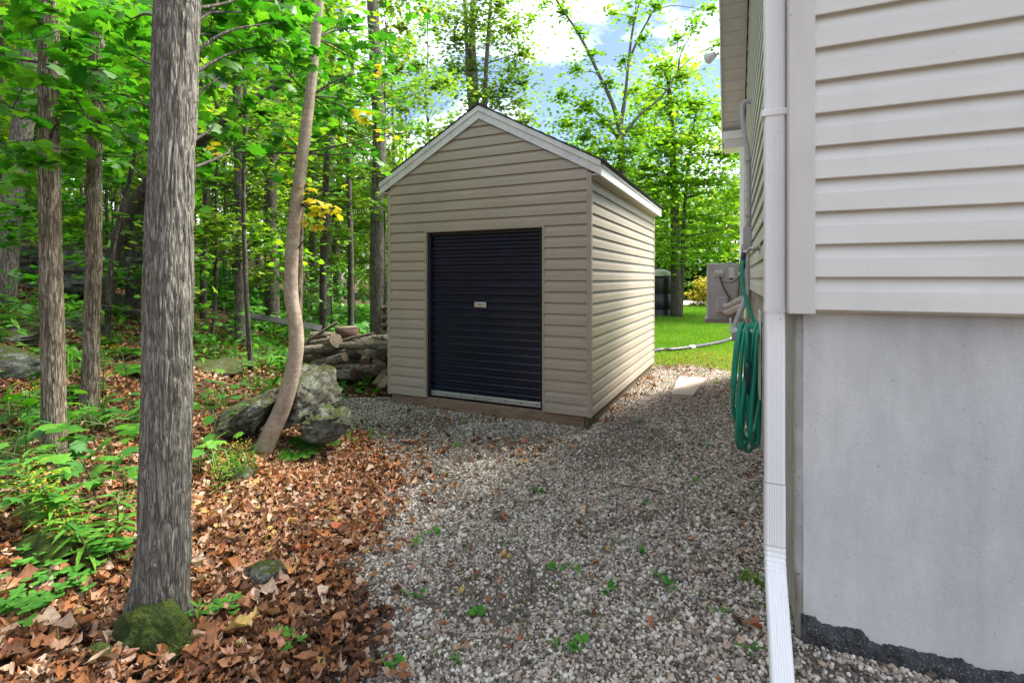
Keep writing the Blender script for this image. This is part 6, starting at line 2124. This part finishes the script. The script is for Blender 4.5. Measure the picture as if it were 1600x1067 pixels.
clover(460, 1000, 10, 0.07, 'few clover leaves among dead leaves at bottom centre left', 6, 0.05, 0.03)

def fern(px, py, n, L, label, seed):
    rg = random.Random(seed)
    g = gp(px, py)
    root = empty('fern', g, 0, label, 'fern')
    rng = np.random.default_rng(seed)
    v0, t0 = lance(0.28, 0.1)
    for k in range(n):
        a = pi + (k - (n - 1) / 2) * (2.9 / n) + rg.uniform(-.15, .15) - pi / 2 + pi
        d = np.array([cos(a), sin(a), 0])
        cv = catmull([np.array([0, 0, 0]), d * L * 0.4 + [0, 0, L * 0.32], d * L * 0.9 + [0, 0, L * 0.22]], 8)
        m = MB(); m.tube(cv, [0.003, 0.001], 4)
        fr = m.build('frond', 'stem', root)
        Cs, Rs, S = [], [], []
        for j in range(2, len(cv)):
            t = j / len(cv)
            tan = cv[min(j + 1, len(cv) - 1)] - cv[j - 1]
            sd = np.cross(tan, [0, 0, 1]); sd /= np.linalg.norm(sd) + 1e-9
            for h in (0, 0.5):
                pc = cv[j] + (cv[min(j + 1, len(cv) - 1)] - cv[j]) * h
                for s in (-1, 1):
                    dd = sd * s + tan / np.linalg.norm(tan) * 0.4
                    l = L * 0.26 * sin(pi * min(1, 0.15 + t * 0.9)) + 0.01
                    dd /= np.linalg.norm(dd)
                    Cs.append(pc + dd * l * 0.5); Rs.append(aim(dd)); S.append(l)
        V, T, Q = scatter_leaves(Cs, np.array(S), (v0, t0), rng, R=np.array(Rs))
        o = mesh_obj('leaflets', mesh_tris('leaflets', V, T, Q), 'leaf_plant', fr)
fern(492, 700, 9, 0.30, 'green fern fanning out in front of the lower boulder', 3)
fern(465, 715, 7, 0.22, 'smaller fern left of the fanning fern', 4)
fern(215, 560, 8, 0.4, 'fern on the bank behind the slim left trunks', 5)
fern(120, 620, 7, 0.35, 'fern at the foot of the shaggy brown trunk', 6)
fern(240, 590, 7, 0.4, 'fern half hidden behind the big trunk', 7)

# grass tufts on the bank
def tuft(px, py, n, L, label, seed, mat='grass', group=None):
    rng = np.random.default_rng(seed)
    g = gp(px, py)
    a = rng.uniform(0, 2 * pi, n); l = L * rng.uniform(0.5, 1.1, n)
    b = np.stack([rng.normal(0, L * 0.22, n), rng.normal(0, L * 0.22, n), np.full(n, -0.01)], 1)
    le = np.stack([np.cos(a), np.sin(a), 0 * a], 1)
    w_ = np.stack([-np.sin(a), np.cos(a), 0 * a], 1) * 0.0035
    mid = b + le * (l * 0.25)[:, None] + np.array([0, 0, 1]) * (l * 0.65)[:, None]
    tip = b + le * (l * 0.75)[:, None] + np.array([0, 0, 1]) * (l * 0.75)[:, None]
    V = np.stack([b - w_, b + w_, mid - w_ * .8, mid + w_ * .8, tip], 1).reshape(-1, 3)
    T = (np.array([(0, 1, 3), (0, 3, 2), (2, 3, 4)])[None] + (np.arange(n) * 5)[:, None, None]).reshape(-1, 3)
    Q = np.repeat(rng.uniform(0, 0.9, n), 3)
    o = mesh_obj('grass_tuft', mesh_tris('grass_tuft', V, T, Q), mat, None, g)
    return tag(o, label, 'grass tuft', group)
for k, (px, py) in enumerate(((60, 650), (150, 650), (130, 670), (415, 610), (395, 580), (180, 540), (330, 640), (440, 570), (110, 590), (240, 560), (375, 745), (345, 740), (20, 720))):
    tuft(px, py, 40, 0.28, 'thin green grass tuft on the bank, ' + zone(*gp(px, py)[:2]), 500 + k, 'leaf_plant', 'grass tufts on the bank')
for k, (px, py) in enumerate(((1185, 915), (1165, 905), (725, 662), (1000, 660), (1095, 585), (1060, 590), (1120, 600))):
    tuft(px, py, 26, 0.07, 'small grass tuft at the gravel edge', 540 + k, 'grass', 'grass tufts on the gravel')
rg = random.Random(64)
weeds = [(645, 850), (660, 840), (680, 835), (640, 935), (655, 930), (900, 895), (870, 890), (965, 850), (1010, 865), (1030, 905), (1045, 920), (1125, 960), (745, 965), (790, 850), (1080, 755), (1010, 790), (950, 925), (870, 1015), (905, 1010), (1100, 775), (620, 1045), (590, 1040), (715, 700), (930, 735), (1060, 720), (700, 745), (1110, 700), (720, 1035), (840, 770), (1170, 1020)]
for k, (px, py) in enumerate(weeds):
    g = gp(px, py)
    root = empty('weed', g, 0, 'tiny green weed sprouting through the gravel', 'weed', 'weeds in the gravel')
    for q in range(rg.randint(5, 10)):
        a = rg.uniform(0, 6.28); d = np.array([cos(a), sin(a), rg.uniform(0.1, 0.9)])
        l = rg.uniform(0.03, 0.06)
        plant_mesh_leaf(root, rg.choice(LANCE_ME if k % 2 else OVAL_ME), d / np.linalg.norm(d) * l * 0.6 + [0, 0, 0.008], aim(d), l if k % 2 else l * 0.7)

def undergrowth():
    rng = np.random.default_rng(91)
    parts = []
    for (n, x0, x1, y0, y1, tm, sz, hh) in ((520, -8, -1.2, 3.0, 8.5, lance(0.2, 0.3), 0.10, 0.16), (360, -8, -1.2, 3.2, 9.5, maple(0.15, 0.25), 0.10, 0.2), (380, -9, -1.5, 4.5, 10, lance(0.3, 0.2), 0.13, 0.25), (2200, -20, -2.6, 9, 22, maple(0.15, 0.25), 0.17, 0.5)):
        cx = rng.uniform(x0, x1, n); cy_ = rng.uniform(y0, y1, n)
        p = np.stack([cx, cy_, 0 * cx], 1)
        k = (gravel_mask(cx, cy_) < 0.05) & ((fbm(p * 0.9 + 3, 2) > 0.05) | (cy_ > 10)) & in_view(cx, cy_, 0.1) & ~in_shed(cx, cy_, 0.3)
        cx, cy_ = cx[k], cy_[k]
        for a, b in zip(cx, cy_):
            m = rng.integers(5, 12)
            x = a + rng.normal(0, 0.10, m); y = b + rng.normal(0, 0.10, m)
            z = height(x, y) + rng.uniform(0.02, hh, m)
            parts.append(scatter_leaves(np.stack([x, y, z], 1), sz, tm, rng, 0.55, rnd=np.clip(rng.normal(0.45, 0.25, m), 0, 1)))
    V, T, Q = join(parts)
    o = mesh_obj('undergrowth', mesh_tris('undergrowth', V, T, Q), 'leaf_plant')
    tag(o, 'low green ground cover of seedlings and weeds on the wooded bank', 'undergrowth', kind='stuff')
undergrowth()

# fallen twigs
for k, (pix, lab) in enumerate((([(815, 862), (828, 885), (830, 915), (822, 940)], 'thin dark twig curving over the gravel at left centre'), ([(575, 920), (595, 912), (607, 902)], 'short twig on gravel at the leaf edge'), ([(970, 762), (1000, 766), (1030, 772)], 'straight thin twig lying on the gravel right of centre'),
                                ([(0, 480), (45, 510), (85, 560)], 'bare grey stick on the bank at the left edge'), ([(10, 590), (80, 620), (120, 660)], 'pale dead stick leaning across the bank at left'), ([(120, 1010), (160, 930), (175, 880)], 'thin dry grass stalk rising left of the big trunk foot'),
                                ([(330, 655), (335, 690), (338, 720)], 'dead twig standing right of the big trunk'))):
    pts = [gp(px, py) + [0, 0, 0.02] for px, py in pix]
    b = pts[len(pts) // 2].copy()
    o = MB().tube([p - b for p in catmull(pts, 6)], [0.005, 0.003], 5).build('twig', 'twig', None, b)
    tag(o, lab, 'twig')
